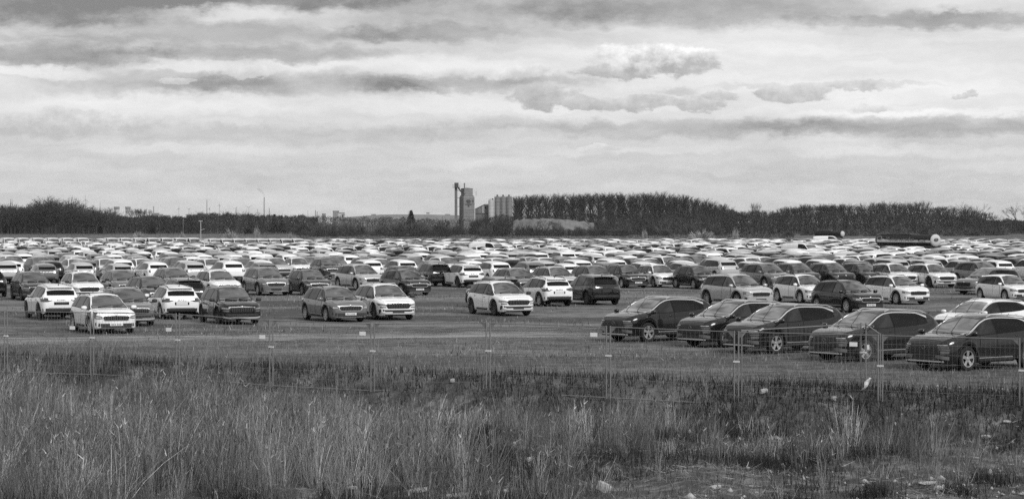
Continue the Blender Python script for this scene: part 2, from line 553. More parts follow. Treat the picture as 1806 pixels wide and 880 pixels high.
class Car:
    """lofted body; decals are projected on to it and stand a few mm proud"""

    def __init__(self, key, arch=True, coarse=False):
        self.k = K = KEYS[key]
        self.top, self.belt, self.plan, self.zuf = map(pchip, (K['top'], K['belt'], K['plan'], K['zu']))
        self.xf = K['L'] / 2 - K['fo']
        self.xr = self.xf - K['wb']
        self.R = K['r'] + .065
        self.coarse = coarse
        self.build()

    def arch(self, x, pad=0.0):
        z = 0.0
        for xw in (self.xf, self.xr):
            d = abs(x - xw)
            R = self.R + pad
            if d < R:
                z = max(z, self.k['r'] + math.sqrt(R * R - d * d))
        return z

    def dims(self, x):
        K = self.k
        zt = self.top(x)
        zb = min(self.belt(x), zt - .05)
        w = self.plan(x)
        g = min(max((zt - zb - .05) / (K['H'] - .98 - .05), 0), 1)
        wb_ = w * .965
        wr = wb_ * .90 * (1 - g) + K['roof'] * g
        if x < -1.0:
            wr -= .04 * min((-1.0 - x), 1) * g
        zr = zt - .05 * g - .014
        return zt, zb, w, g, wb_, wr, zr

    def section(self, x):
        zt, zb, w, g, wb_, wr, zr = self.dims(x)
        zu = self.zuf(x)
        a = self.arch(x)
        za = max(zu, a)
        z4 = a if a > zu + .04 else zu + .04
        z5 = max(zu + .16, self.arch(x, .05) if a else 0)
        z6 = max(.50, z5 + .04)
        z7 = max(.68, z6 + .03)
        z7 = min(z7, zb - .06)
        z6 = min(z6, z7 - .03)
        z5 = min(z5, z6 - .03)
        ze = zr - .05 * g
        p = [(0, zu), (.6 * w, zu), (.61 * w, za), (.955 * w, za), (.985 * w, z4), (w, z5), (w, z6), (.997 * w, z7),
             (.985 * w, z7 * .4 + zb * .6), (wb_, zb), ((wb_ + wr) / 2 + .012 * g, (zb + ze) / 2), (wr, ze), (wr - .05, zr), (wr * .5, zt - .010 - .004 * g), (0, zt)]
        return p

    def build(self):
        K = self.k
        xs = [x for x, _ in K['top']]
        if not self.coarse:
            xs += list(np.linspace(-1.6, 1.7, 12))
            for xw in (self.xf, self.xr):
                for q in (1.0, .93, .8, .6, .35, .12):
                    xs += [xw - self.R * q, xw + self.R * q]
            xs += [K['hdr'] + t * (K['cowl'] - K['hdr']) for t in (.33, .66)]
            tol = .03
        else:
            for xw in (self.xf, self.xr):
                for q in (1.0, .7, .0):
                    xs += [xw - self.R * q, xw + self.R * q]
            tol = .05
        xs = sorted(xs)
        keep = [xs[0]]
        for x in xs[1:]:
            if x - keep[-1] > tol or x in (xs[-1],):
                keep.append(x)
        # the ends need their close stations
        ends = [x for x, _ in K['top'] if abs(x) > K['L'] / 2 - .12]
        xs = sorted(set(keep + ends))
        n = 15
        V, F_, mi = [], [], []
        for x in xs:
            p = self.section(x)
            for y, z in p:
                V.append((x, y, z))
            for y, z in p[1:-1]:
                V.append((x, -y, z))
        S = 2 * n - 2

        def idx(s, j, side):      # side +1 / -1
            if side > 0 or j in (0, n - 1):
                return s * S + j
            return s * S + n + j - 1
        for s in range(len(xs) - 1):
            for j in range(n - 1):
                f = (idx(s, j, 1), idx(s + 1, j, 1), idx(s + 1, j + 1, 1), idx(s, j + 1, 1))
                F_.append(f[::-1] if False else f)
                F_.append((idx(s, j + 1, -1), idx(s + 1, j + 1, -1), idx(s + 1, j, -1), idx(s, j, -1)))
                m_ = 1 if j < 3 else 0
                mi += [m_, m_]
        for s, fl in ((0, False), (len(xs) - 1, True)):
            for j in range(n - 1):
                a, b, c, d = idx(s, j, 1), idx(s, j + 1, 1), idx(s, j + 1, -1), idx(s, j, -1)
                f = [a, b, c, d]
                f = [v for i, v in enumerate(f) if v not in f[:i]]
                if len(f) < 3:
                    continue
                F_.append(tuple(f[::-1]) if fl else tuple(f))
                mi.append(0 if j > 3 else 1)
        # orient outward
        self.V = np.array(V)
        self.F = F_
        self.mi = mi
        self.bvh = BVHTree.FromPolygons([Vector(v) for v in V], F_, epsilon=1e-6)

    def hit(self, axis, a, b):
        if axis == 'y':          # side, left (+y): a=x, b=z
            o, d = Vector((a, 3, b)), Vector((0, -1, 0))
        elif axis == 'x':        # front: a=y, b=z
            o, d = Vector((4, a, b)), Vector((-1, 0, 0))
        elif axis == '-x':
            o, d = Vector((-4, a, b)), Vector((1, 0, 0))
        else:                    # top: a=x, b=y
            o, d = Vector((a, b, 4)), Vector((0, 0, -1))
        o = o + Vector((.0007, .0003, .0005))
        loc, nor, i, t = self.bvh.ray_cast(o, d)
        if loc is None:
            loc, nor, i, t = self.bvh.find_nearest(o + d * (4 - .9 if axis != 'y' else 3 - .85))
        if nor.dot(d) > 0:
            nor = -nor
        return loc, nor

    def patch(self, axis, curve_lo, curve_hi, u0, u1, nu, nv, off, thick=True):
        """grid patch between two curves b=lo(u), b=hi(u); returns verts, quads (with a rim back to the body)"""
        grid = []
        for i in range(nu + 1):
            u = u0 + (u1 - u0) * i / nu
            lo, hi = curve_lo(u), curve_hi(u)
            col = []
            for j in range(nv + 1):
                b = lo + (hi - lo) * j / nv
                loc, nor = self.hit(axis, u, b)
                col.append((loc, nor))
            grid.append(col)
        V = [tuple(l + nn * off) for col in grid for (l, nn) in col]
        W_ = nv + 1
        F_ = [(i * W_ + j, (i + 1) * W_ + j, (i + 1) * W_ + j + 1, i * W_ + j + 1) for i in range(nu) for j in range(nv)]
        if thick:
            rim = [(i, 0) for i in range(nu + 1)] + [(nu, j) for j in range(1, nv + 1)] + [(i, nv) for i in range(nu - 1, -1, -1)] + [(0, j) for j in range(nv - 1, 0, -1)]
            b0 = len(V)
            nr = len(rim)
            for i, j in rim:
                l, nn = grid[i][j]
                V.append(tuple(l + nn * off))
            for i, j in rim:
                l, nn = grid[i][j]
                V.append(tuple(l - nn * .004))
            for q in range(nr):
                r = (q + 1) % nr
                F_.append((b0 + q, b0 + r, b0 + nr + r, b0 + nr + q))
        return np.array(V), np.array(F_)


def flip_y(vf):
    v, f = vf
    v = v.copy()
    v[:, 1] *= -1
    return v, f[:, ::-1]


def poly(*pts):
    xs = [p[0] for p in pts]
    ys = [p[1] for p in pts]
    return lambda u: float(np.interp(u, xs, ys))


def const(c):
    return lambda u: c


def wheel_meshes(r, style):
    tw = .215
    pr = [(r * .68, -tw / 2 + .01), (r * .90, -tw / 2), (r * .97, -tw / 2 + .015), (r, -tw / 2 + .045), (r, tw / 2 - .045), (r * .97, tw / 2 - .015), (r * .90, tw / 2), (r * .68, tw / 2 - .01)]
    tv, tf = lathe(pr, 24, 'y', closed=True)
    tyre = mesh('tyre', tv, tf, [M['rubber']], smooth=True)
    # rim: dark dish, outer ring, five spokes and a hub, facing +y
    R = r * .70
    y0 = tw / 2 - .012
    dv, df = lathe([(0.001, y0 - .085), (R * .92, y0 - .07), (R * .96, y0 - .02)], 20, 'y')
    rv, rf = lathe([(R * .88, y0 - .03), (R * .90, y0 + .004), (R * .98, y0 + .008), (R * 1.0, y0 - .02)], 24, 'y')
    parts = [(dv, df), (rv, rf)]
    mi = [1] * len(df) + [0] * len(rf)
    for s in range(5):
        for side in ((-1, 1) if style != 'single' else (0,)):
            a = 2 * math.pi * s / 5 + math.pi / 2
            ca, sa = math.cos(a), math.sin(a)
            t = np.array([-sa, 0, ca])
            rd = np.array([ca, 0, sa])
            w0, w1 = (.020, .026) if side else (.035, .055)
            o0, o1 = side * .020, side * .062
            vs = []
            for rr, ww, oo, yy in ((R * .14, w0, o0, y0 - .012), (R * .92, w1, o1, y0 + .002)):
                for dw, dy in ((-ww, 0), (ww, 0), (ww, -.03), (-ww, -.03)):
                    vs.append(rd * rr + t * (oo + dw) + np.array([0, yy + dy, 0]))
            f = [(0, 4, 5, 1), (1, 5, 6, 2), (3, 7, 4, 0), (2, 6, 7, 3)]
            parts.append((np.array(vs), np.array(f)))
            mi += [0] * 4
    hv, hf = lathe([(0.001, y0 - .002), (R * .2, y0 - .004), (R * .24, y0 - .04)], 12, 'y')
    parts.append((hv, hf))
    mi += [0] * len(hf)
    v, f = cat_geo(*parts)
    main = M['alloy'] if style != 'dark' else M['dark_alloy']
    rim = mesh('rim', v, f, [main, M['well']], mi)
    return tyre, rim


def lowwheel_mesh(r):
    pr = [(.001, .095), (r * .66, .10), (r * .70, .105), (r * .97, .10), (r, .07), (r, -.1), (.001, -.1)]
    v, f = lathe(pr, 14, 'y')
    n = len(pr)
    mi = [1 if (i % (n - 1)) in (0, 1) else 0 for i in range(len(f))]
    return mesh('wheel', v, f, [M['rubber'], M['alloy']], mi)


def rounded_blob(sx, sy, sz, nose=0.0):
    """smooth ellipsoid-box for mirrors"""
    V, F_ = [], []
    na, nb = 10, 6
    for j in range(nb + 1):
        ph = -math.pi / 2 + math.pi * j / nb
        for i in range(na):
            th = 2 * math.pi * i / na
            c = math.cos(ph)
            e = .65
            f = lambda v: math.copysign(abs(v) ** e, v)
            V.append((sx * f(c) * f(math.cos(th)) if math.cos(th) > 0 else sx * .55 * f(c) * f(math.cos(th)), sy * f(c) * f(math.sin(th)), sz * f(math.sin(ph))))
    for j in range(nb):
        for i in range(na):
            a, b = j * na + i, j * na + (i + 1) % na
            F_.append((a, b, b + na, a + na))
    return np.array(V), np.array(F_)


def disc_vf(cx, cy, r, n=12):
    return None


def text_mesh(name, body, size, depth, mat):
    cu = bpy.data.curves.new(name, 'FONT')
    cu.body = body
    cu.size = size
    cu.extrude = depth
    cu.align_x = 'CENTER'
    cu.align_y = 'CENTER'
    tmp = bpy.data.objects.new('tmp_text', cu)
    COL.objects.link(tmp)
    dg = bpy.context.evaluated_depsgraph_get()
    me = bpy.data.meshes.new_from_object(tmp.evaluated_get(dg))
    bpy.data.objects.remove(tmp)
    bpy.data.curves.remove(cu)
    me.name = name
    me.materials.clear()
    me.materials.append(mat)
    return me


def side_curves(c, x):
    zt, zb, w, g, wb_, wr, zr = c.dims(x)
    return zb + .03, zr - .05 * g - .018 - (.27 * max(0, -1.10 - x) if c.k['hdr'] == .50 else 0)


def glass_range(c):
    xs = np.linspace(c.k['rbot'] + .08, c.k['cowl'] + .1, 160)
    ok = [x for x in xs if side_curves(c, x)[1] - side_curves(c, x)[0] > .02]
    return min(ok), max(ok)


def make_kit(key, style, sx=1.0, sy=1.0, sz=1.0, rear_text=True):
    """list of (name, mesh, paint_slot?, parent index or None, loc)"""
    c = Car(key)
    K = c.k
    slope = key == 'slope'
    kit = []
    S = np.array([sx, sy, sz])

    def add(name, vf, mats, mi=None, smooth=True, paint=False, parent=None, loc=(0, 0, 0), rz=0.0, raw=False):
        if isinstance(vf, bpy.types.Mesh):
            me = vf
        else:
            v, f = vf
            me = mesh(name, np.asarray(v) * (1 if raw else S), f, mats, mi, smooth)
        kit.append((name, me, paint, parent, tuple(np.array(loc) * (1 if raw else S)), rz))
        return len(kit) - 1
    P_ = M['w']
    body = add('body', (c.V, c.F), [P_, M['well']], c.mi, paint=True)
    g0, g1 = glass_range(c)
    lo = lambda x: side_curves(c, x)[0]
    hi = lambda x: side_curves(c, x)[1]
    # dark surround of the side glass, then the panes on it
    xb, xc = (.02, -.98) if not slope else (.06, -1.02)
    gr0 = g0 + (.10 if not slope else .22)
    for sgn in (1, -1):
        fl = (lambda q: q) if sgn > 0 else flip_y
        add('window_surround', fl(c.patch('y', lambda x: lo(x) - .018, lambda x: min(hi(x) + .014, c.dims(x)[6] - .01), gr0 - .03, g1 - .02, 18, 2, .004)), [M['gap']])
        for a, b, m_ in ((xb + .035, g1 - .10, 'side_glass'), (xc + .03, xb - .04, 'privacy'), (gr0, xc - .03, 'privacy')):
            add('side_window', fl(c.patch('y', lo, hi, a, b, 8, 3, .008)), [M[m_]])
        # bright (or body coloured) line along the roof edge of the glass
        if slope:
            add('window_trim', fl(c.patch('y', lambda x: hi(x) + .002 - .05 * max(0, (-1.2 - x)), lambda x: hi(x) + .026 + .06 * max(0, (-1.0 - x)), gr0 - .06, g1 - .06, 20, 1, .013)), [M['chrome']])
        # doors
        zs = .36 * (1 if not slope else 1.1)
        dtop = lambda x: c.dims(x)[1] + .004
        for a, b in ((xb + .005, c.xf - c.R - .10), (xc + .02 if False else c.xr + c.R * .82, xb - .005)):
            low_ = lambda x: max(zs, c.arch(x, .08))
            dr = add('door', fl(c.patch('y', low_, dtop, a, b, 7, 5, .005)), [P_], paint=True)
            v, f = rounded_blob(.085, .02, .016)
            xx = a + .16
            loc, nor = c.hit('y', xx, c.dims(xx)[1] - .10)
            add('door_handle', fl((v + np.array(loc) + np.array([0, .012, 0]), f)), [M['plastic'] if style in 'q' else P_], paint=(style not in 'q'), parent=dr)
        for gx in (xb, c.xf - c.R - .095, None):
            if gx is None:
                continue
            add('door_gap', fl(c.patch('y', const(zs), dtop, gx - .009, gx + .009, 1, 5, .0065)), [M['gap']])
        # dark cladding round the arches and along the sill
        for xw in (c.xf, c.xr):
            R0, R1 = c.R - .005, c.R + (.055 if style != 'f' else .012)
            V, F_ = [], []
            nseg = 14
            for i in range(nseg + 1):
                t = math.radians(-8 + 196 * i / nseg)
                for rr in (R0, (R0 + R1) / 2, R1):
                    x, z = xw + rr * math.cos(t), K['r'] + rr * math.sin(t)
                    loc, nor = c.hit('y', x, max(z, c.zuf(x) + .05))
                    yy = loc.y if loc.y > .7 else .86
                    V.append((x, yy + .010, z))
            for i in range(nseg):
                for j in range(2):
                    F_.append((i * 3 + j, i * 3 + j + 1, (i + 1) * 3 + j + 1, (i + 1) * 3 + j))
            add('wheel_arch_trim', fl((np.array(V), np.array(F_))), [M['plastic'] if style != 'f' else P_], paint=(style == 'f'))
        if style != 'f':
            add('sill_trim', fl(c.patch('y', lambda x: c.zuf(x) + .05, const(zs - .01), c.xr + c.R * .98, c.xf - c.R * .98, 6, 2, .012)), [M['plastic']])
            add('sill_moulding', fl(c.patch('y', const(zs - .035), const(zs - .012), c.xr + c.R * 1.05, c.xf - c.R * 1.05, 6, 1, .020)), [M['chrome']])
    # glass front and back
    hd, cw = K['hdr'], K['cowl']
    wlim = lambda x: c.dims(x)[5] - .045
    ws_ = (lambda: None)

    def top_patch(x0, x1, nx, ny, off, margin):
        grid, V = [], []
        for i in range(nx + 1):
            x = x0 + (x1 - x0) * i / nx
            w = c.dims(x)[5] - margin
            for j in range(ny + 1):
                y = -w + 2 * w * j / ny
                loc, nor = c.hit('z', x, y)
                V.append(tuple(loc + nor * off))
        W_ = ny + 1
        F_ = [(i * W_ + j, i * W_ + j + 1, (i + 1) * W_ + j + 1, (i + 1) * W_ + j) for i in range(nx) for j in range(ny)]
        return np.array(V), np.array(F_)[:, ::-1]
    add('windscreen_surround', top_patch(hd - .03, cw + .05, 6, 8, .003, .030), [M['gap']])
    wsi = add('windscreen', top_patch(hd + .005, cw - .005, 6, 8, .007, .065), [M['glass']])
    # wipers: lying on the glass, on the sloping cars raised off it
    for y0, y1 in ((-.45, .1), (.15, .62)):
        a = Vector(c.hit('z', cw - .03, y0)[0]) + Vector((0, 0, .02))
        if slope:
            b = Vector((cw - .42, y0 + .10, a.z + .50))
        else:
            b = Vector(c.hit('z', cw - .10, min(y1, .55))[0]) + Vector((0, 0, .025))
        add('wiper', prisms([(*a, *b, .012, .008)], 4), [M['plastic']])
    # bonnet: a panel with an open seam round it
    add('bonnet_gap', c.patch('z', lambda x: -(c.plan(x) * .84), lambda x: c.plan(x) * .84, cw + .075, K['L'] / 2 - .10, 6, 8, .003), [M['gap']])
    add('bonnet', c.patch('z', lambda x: -(c.plan(x) * .84 - .012), lambda x: c.plan(x) * .84 - .012, cw + .087, K['L'] / 2 - .115, 6, 8, .006), [P_], paint=True)
    zr_ = .05 if slope else 0
    # rear window and tail
    rtop, rbot = c.top(K['rend'] - .04) - .06, c.top(K['rbot']) + .03
    add('rear_window', c.patch('-x', const(rbot), lambda y: rtop - .04 * (abs(y) / .6) ** 3, -.60, .60, 14, 5, .024), [M['privacy']])
    add('spoiler', box_vf(K['rend'] - .13, K['rend'] + .06, -.54, .54, c.top(K['rend']) - .025, c.top(K['rend']) + .012), [P_], paint=True, smooth=False)
    for s in (1, -1):
        o = (lambda q: q) if s > 0 else flip_y
        if slope:
            tl = c.patch('-x', poly((.45, .96), (.82, .90)), poly((.45, 1.02), (.82, 1.05)), .45, .84, 6, 2, .012)
        else:
            tl = c.patch('-x', poly((.40, .86), (.60, .80), (.82, .80)), poly((.40, .92), (.60, .955), (.82, .985)), .40, .85, 7, 3, .012)
        add('taillight', o(tl), [M['red_lamp']])
    add('tailgate_gap', c.patch('-x', const(.535), const(.545), -.56, .56, 6, 1, .006), [M['gap']])
    add('plate_recess', c.patch('-x', const(.665), const(.79), -.33, .33, 4, 1, .004), [M['gap']])
    rp = add('number_plate', c.patch('-x', const(.675), const(.78), -.26, .26, 2, 1, .012), [M['plate_dark'] if style in 'q' else M['plate']])
    add('rear_bumper_trim', c.patch('-x', const(.38), const(.52 if style != 'f' else .44), -.80, .80, 12, 2, .010), [M['plastic']])
    add('reflector_strip', c.patch('-x', const(.405), const(.43), -.62, .62, 8, 1, .016), [M['l'] if style in 'ot' else M['gap']])
    if not slope:
        t = text_mesh('lettering', '\u0160 K O D A', .085, .004, M['ink'])
        t.transform(Matrix(((0, 0, -1, 0), (-1, 0, 0, 0), (0, 1, 0, 0), (0, 0, 0, 1))))
        lx = c.hit('-x', 0, .875)[0].x - .012
        for v in t.vertices:
            v.co = Vector((v.co.x + lx, v.co.y, v.co.z + .875)) * 1.0
        for v in t.vertices:
            v.co = Vector((v.co.x * sx, v.co.y * sy, v.co.z * sz))
        add('lettering', t, [])
    # front face
    if not slope:
        if style == 'o':
            gt, gb, gw = .69, .52, .52
        else:
            gt, gb, gw = .70, .53, .53
        shape_lo = poly((-gw, gb + .10), (-gw * .86, gb), (gw * .86, gb), (gw, gb + .10))
        shape_hi = poly((-gw, gt - .03), (-gw * .9, gt), (0, gt + .012), (gw * .9, gt), (gw, gt - .03))
        grow = .022
        frame = c.patch('x', lambda u: shape_lo(u * gw / (gw + grow)) - grow, lambda u: shape_hi(u * gw / (gw + grow)) + grow, -gw - grow, gw + grow, 16, 2, .010)
        gfi = add('grille_frame', frame, [M['chrome'] if style in 'kof' else M['gap']])
        gi = add('grille', c.patch('x', shape_lo, shape_hi, -gw, gw, 16, 2, .020), [M['plastic']])
        V, F_ = [], []
        slats = []
        for i in range(13):
            y = -gw * .88 + 2 * gw * .88 * i / 12
            loc, nor = c.hit('x', y, (gt + gb) / 2)
            slats.append(box_vf(loc.x + .018, loc.x + .034, y - .012, y + .012, gb + .02, gt - .015))
        sv, sf = cat_geo(*slats)
        sl = add('grille_slat', (sv, sf), [M['gap']], smooth=False, parent=gi)
        for s in (1, -1):
            o = (lambda q: q) if s > 0 else flip_y
            if style == 'q':
                add('headlight', o(c.patch('x', poly((.55, .625), (.84, .645)), poly((.55, .685), (.84, .735)), .55, .85, 6, 2, .012)), [M['lamp_dark']])
                add('headlight', o(c.patch('x', poly((.57, .545), (.80, .55)), poly((.57, .59), (.80, .60)), .57, .80, 5, 2, .012)), [M['lamp_dark']])
                add('daytime_lamp', o(c.patch('x', poly((.58, .655), (.82, .675)), poly((.58, .672), (.82, .695)), .58, .82, 5, 1, .018)), [M['lamp']])
            else:
                hl = add('headlight', o(c.patch('x', poly((.56, .60), (.70, .585), (.84, .62)), poly((.56, .69), (.84, .745)), .56, .85, 7, 3, .012)), [M['lamp_dark']])
                add('headlight_reflector', o(c.patch('x', poly((.60, .62), (.78, .62)), poly((.60, .665), (.78, .68)), .60, .78, 4, 2, .018)), [M['lamp']], parent=hl)
            if style in 'qo':
                add('air_curtain', o(c.patch('x', const(.30), const(.47), .76, .83, 2, 3, .012)), [M['plastic']])
        if style == 'q':
            add('bumper_grille', c.patch('x', poly((-.80, .44), (-.6, .37), (.6, .37), (.80, .44)), poly((-.80, .50), (-.6, .455), (.6, .455), (.80, .50)), -.80, .80, 14, 2, .012), [M['plastic']])
            add('skid_bar', c.patch('x', poly((-.78, .29), (-.6, .26), (.6, .26), (.78, .29)), poly((-.78, .36), (-.6, .325), (.6, .325), (.78, .36)), -.78, .78, 14, 2, .022), [M['l']])
            add('lower_grille', c.patch('x', const(.215), const(.262), -.66, .66, 10, 1, .012), [M['plastic']])
        elif style == 'o':
            add('lower_grille', c.patch('x', const(.24), const(.40), -.30, .30, 6, 1, .010), [M['plastic']])
            add('skid_bar', c.patch('x', const(.235), const(.262), -.70, .70, 10, 1, .014), [M['chrome']])
        else:
            add('bumper_grille', c.patch('x', poly((-.80, .34), (-.6, .27), (.6, .27), (.80, .34)), poly((-.80, .45), (-.62, .415), (.62, .415), (.80, .45)), -.80, .80, 14, 2, .012), [M['plastic']])
            add('skid_bar', c.patch('x', const(.225), const(.255), -.66, .66, 10, 1, .014), [M['chrome']])
        pz = .375 if style != 'o' else .32
        dark = style in 'qo'
        fp = add('number_plate', c.patch('x', const(pz - .052), const(pz + .052), -.26, .26, 2, 1, .030), [M['plate_dark'] if dark else M['plate']])
        if not dark:
            lx = c.hit('x', 0, pz)[0].x + .032
            bits = [box_vf(lx, lx + .003, y - .016, y + .016, pz - .028, pz + .028) for y in (-.18, -.13, -.05, .04, .10, .16)]
            add('plate_marks', cat_geo(*bits), [M['ink_grey']], smooth=False, parent=fp)
        ez = gt + .045
        loc, nor = c.hit('x', 0, ez)
        ev, ef = lathe([(.001, .012), (.038, .010), (.046, .0)], 14, 'z')
        R_ = nor.to_track_quat('Z', 'Y').to_matrix()
        ev = np.array([tuple(R_ @ Vector(v) + loc + nor * .004) for v in ev])
        add('emblem', (ev, ef), [M['chrome']])
    else:
        add('grille', c.patch('x', poly((-.72, .60), (-.5, .50), (.5, .50), (.72, .60)), const(.79), -.78, .78, 16, 3, .012), [M['plastic']])
        bars = []
        for z in (.56, .63, .70):
            for y in np.linspace(-.42, .42, 9):
                loc, nor = c.hit('x', y, z)
                bars.append(box_vf(loc.x + .010, loc.x + .026, y - .035, y + .035, z - .008, z + .012))
        add('grille_bars', cat_geo(*bars), [M['rusty']], smooth=False)
        loc, nor = c.hit('x', 0, .70)
        ev, ef = lathe([(.042, .0), (.048, .010), (.054, .010), (.058, 0)], 16, 'z')
        ev[:, 0] *= 1.25
        ev = np.array([(loc.x + .026 + z, x, loc.z + y) for x, y, z in ev])
        add('emblem', (ev, ef), [M['silo']])
        for s in (1, -1):
            o = (lambda q: q) if s > 0 else flip_y
            for z0, y0, y1 in ((.755, .52, .80), (.695, .56, .83), (.635, .60, .85)):
                add('daytime_lamp', o(c.patch('x', const(z0), const(z0 + .026), y0, y1, 5, 1, .022)), [M['lamp'] if z0 > .7 else M['lamp_dark']])
            add('headlight', o(c.patch('x', poly((.64, .50), (.83, .53)), poly((.64, .60), (.83, .61)), .64, .84, 4, 2, .018)), [M['lamp_dark']])
            add('bumper_wing', o(c.patch('x', poly((.45, .40), (.84, .34)), poly((.45, .47), (.66, .48), (.84, .44)), .45, .84, 5, 2, .014)), [M['g']])
        add('lower_grille', c.patch('x', const(.33), const(.44), -.60, .60, 10, 1, .010), [M['plastic']])
        add('skid_bar', c.patch('x', const(.275), const(.315), -.74, .74, 12, 1, .016), [M['chrome']])
    # mirrors
    for s in (1, -1):
        o = (lambda q: q) if s > 0 else flip_y
        mx = g1 - .16
        zt, zb, w, g, wb_, wr, zr = c.dims(mx)
        v, f = rounded_blob(.085, .115, .075)
        ca, sa = math.cos(-.15), math.sin(-.15)
        add('wing_mirror', o((v + np.array([mx, w + .115, zb + .10]), f)), [P_ if style != 'q' else M['plastic']], paint=style not in 'q')
        add('mirror_arm', o(prisms([(mx + .02, wb_ - .02, zb + .03, mx, w + .06, zb + .05, .03, .025)], 5)), [M['plastic']])
    # roof rails
    if style != 'f':
        for s in (1, -1):
            o = (lambda q: q) if s > 0 else flip_y
            xs = np.linspace(hd - .28, K['rend'] + .15, 9)
            seg = []
            pts = []
            for i, x in enumerate(xs):
                zt, zb, w, g, wb_, wr, zr = c.dims(x)
                pts.append((x, wr - .065, zr + (.055 if 0 < i < 8 else .005)))
            for a, b in zip(pts[:-1], pts[1:]):
                seg.append((*a, *b, .018, .018))
            add('roof_rail', o(prisms(seg, 5)), [M['l'] if style in 'tqo' else M['plastic']])
    av, af = prisms([(K['rend'] + .32, 0, c.top(K['rend'] + .32) - .005, K['rend'] + .22, 0, c.top(K['rend'] + .32) + .075, .028, .008)], 5)
    add('aerial', (av, af), [M['plastic']])
    # wheels
    r = K['r'] * sz
    tyre, rim = wheel_meshes(r, 'dark' if style == 'q' else ('single' if slope else 'twin'))
    for x in (c.xf, c.xr):
        for s in (1, -1):
            w = add('wheel', tyre, [], loc=(x * sx, s * (K['W'] / 2 - .125) * sy, r), rz=0 if s > 0 else math.pi, raw=True)
            add('rim', rim, [], parent=w, raw=True)
    return kit


def place_kit(kit, name, X, Y, Z, heading, paint, label, cat='car', group=None):
    root = empty(name, (X, Y, Z), math.radians(heading - 90))
    tag(root, label, cat, group)
    made = []
    for (nm, me, pt, par, loc, rz) in kit:
        o = bpy.data.objects.new(nm, me)
        COL.objects.link(o)
        o.parent = root if par is None else made[par]
        o.location = loc
        if rz:
            o.rotation_euler = (0, 0, rz)
        if pt:
            o.material_slots[0].link = 'OBJECT'
            o.material_slots[0].material = M[paint]
        made.append(o)
    return root

KEYS['van'] = dict(
    L=5.0, W=1.95, H=2.02, wb=3.0, fo=.95, r=.34,
    top=[(-2.5, .9), (-2.49, 1.6), (-2.46, 1.85), (-2.38, 1.94), (-2.1, 1.98), (0, 2.02), (.8, 2.0), (1.15, 1.92), (1.75, 1.32), (1.9, 1.22), (2.25, 1.06), (2.4, .95), (2.47, .82), (2.5, .66)],
    belt=[(-2.5, .85), (-2.4, 1.16), (0, 1.14), (1.5, 1.08), (2.1, .95), (2.5, .56)],
    plan=[(-2.5, .86), (-2.42, .93), (-2.2, .97), (1.6, .97), (2.0, .93), (2.3, .84), (2.45, .74), (2.5, .68)],
    zu=[(-2.5, .34), (-2.2, .22), (2.0, .2), (2.5, .22)], roof=.80, hdr=1.15, cowl=1.75, rend=-2.40, rbot=-2.47)


def low_parts(key, style, fine=True):
    """(name, verts, faces, material key or 'paint') of a car seen small"""
    c = Car(key, coarse=True)
    K = c.k
    g0, g1 = glass_range(c)
    lo = lambda x: side_curves(c, x)[0]
    hi = lambda x: side_curves(c, x)[1]
    gr0 = g0 + (.10 if key != 'van' else 2.6)
    out = []
    for s in (1, -1):
        fl = (lambda q: q) if s > 0 else flip_y
        out.append(('side_window', *fl(c.patch('y', lo, hi, gr0, g1 - .08, 6 if fine else 3, 2 if fine else 1, .012, thick=False)), 'privacy'))

    def top_patch(x0, x1, nx, ny, off, margin):
        V = []
        for i in range(nx + 1):
            x = x0 + (x1 - x0) * i / nx
            w = c.dims(x)[5] - margin
            for j in range(ny + 1):
                loc, nor = c.hit('z', x, -w + 2 * w * j / ny)
                V.append(tuple(loc + nor * off))
        W_ = ny + 1
        F_ = [(i * W_ + j, (i + 1) * W_ + j, (i + 1) * W_ + j + 1, i * W_ + j + 1) for i in range(nx) for j in range(ny)]
        return np.array(V), np.array(F_)
    out.append(('windscreen', *top_patch(K['hdr'], K['cowl'], 3 if fine else 2, 4 if fine else 2, .014, .055), 'glass'))
    rtop, rbot = c.top(K['rend'] - .04) - .06, c.top(K['rbot']) + .03
    if key == 'van':
        rtop, rbot = 1.75, 1.25
    out.append(('rear_window', *c.patch('-x', const(rbot), const(rtop), -.58, .58, 4 if fine else 2, 2 if fine else 1, .012, thick=False), 'privacy'))
    if fine:
        out.append(('grille', *c.patch('x', const(.53), const(.70), -.53, .53, 6, 1, .014, thick=False), 'plastic'))
        out.append(('bumper_grille', *c.patch('x', const(.27), const(.43), -.78, .78, 6, 1, .014, thick=False), 'plastic'))
        out.append(('rear_bumper_trim', *c.patch('-x', const(.38), const(.52), -.78, .78, 6, 1, .012, thick=False), 'plastic'))
        for s in (1, -1):
            o = (lambda q: q) if s > 0 else flip_y
            out.append(('headlight', *o(c.patch('x', const(.60), const(.71), .58, .84, 3, 1, .016, thick=False)), 'lamp'))
            out.append(('taillight', *o(c.patch('-x', const(.81), const(.96), .45, .84, 3, 1, .016, thick=False)), 'red_lamp'))
    return c, out


def make_lowkit(key, style, sx=1.0, sy=1.0, sz=1.0):
    c, parts = low_parts(key, style)
    S = np.array([sx, sy, sz])
    kit = [('body', mesh('body', c.V * S, c.F, [M['w'], M['well']], c.mi, True), True, None, (0, 0, 0), 0)]
    for nm, v, f, mk in parts:
        kit.append((nm, mesh(nm, v * S, f, [M[mk]], None, True), False, None, (0, 0, 0), 0))
    r = c.k['r'] * sz
    wm = lowwheel_mesh(r)
    for x in (c.xf, c.xr):
        for s in (1, -1):
            kit.append(('wheel', wm, False, None, (x * sx, s * (c.k['W'] / 2 - .115) * sy, r), 0 if s > 0 else math.pi))
    return kit


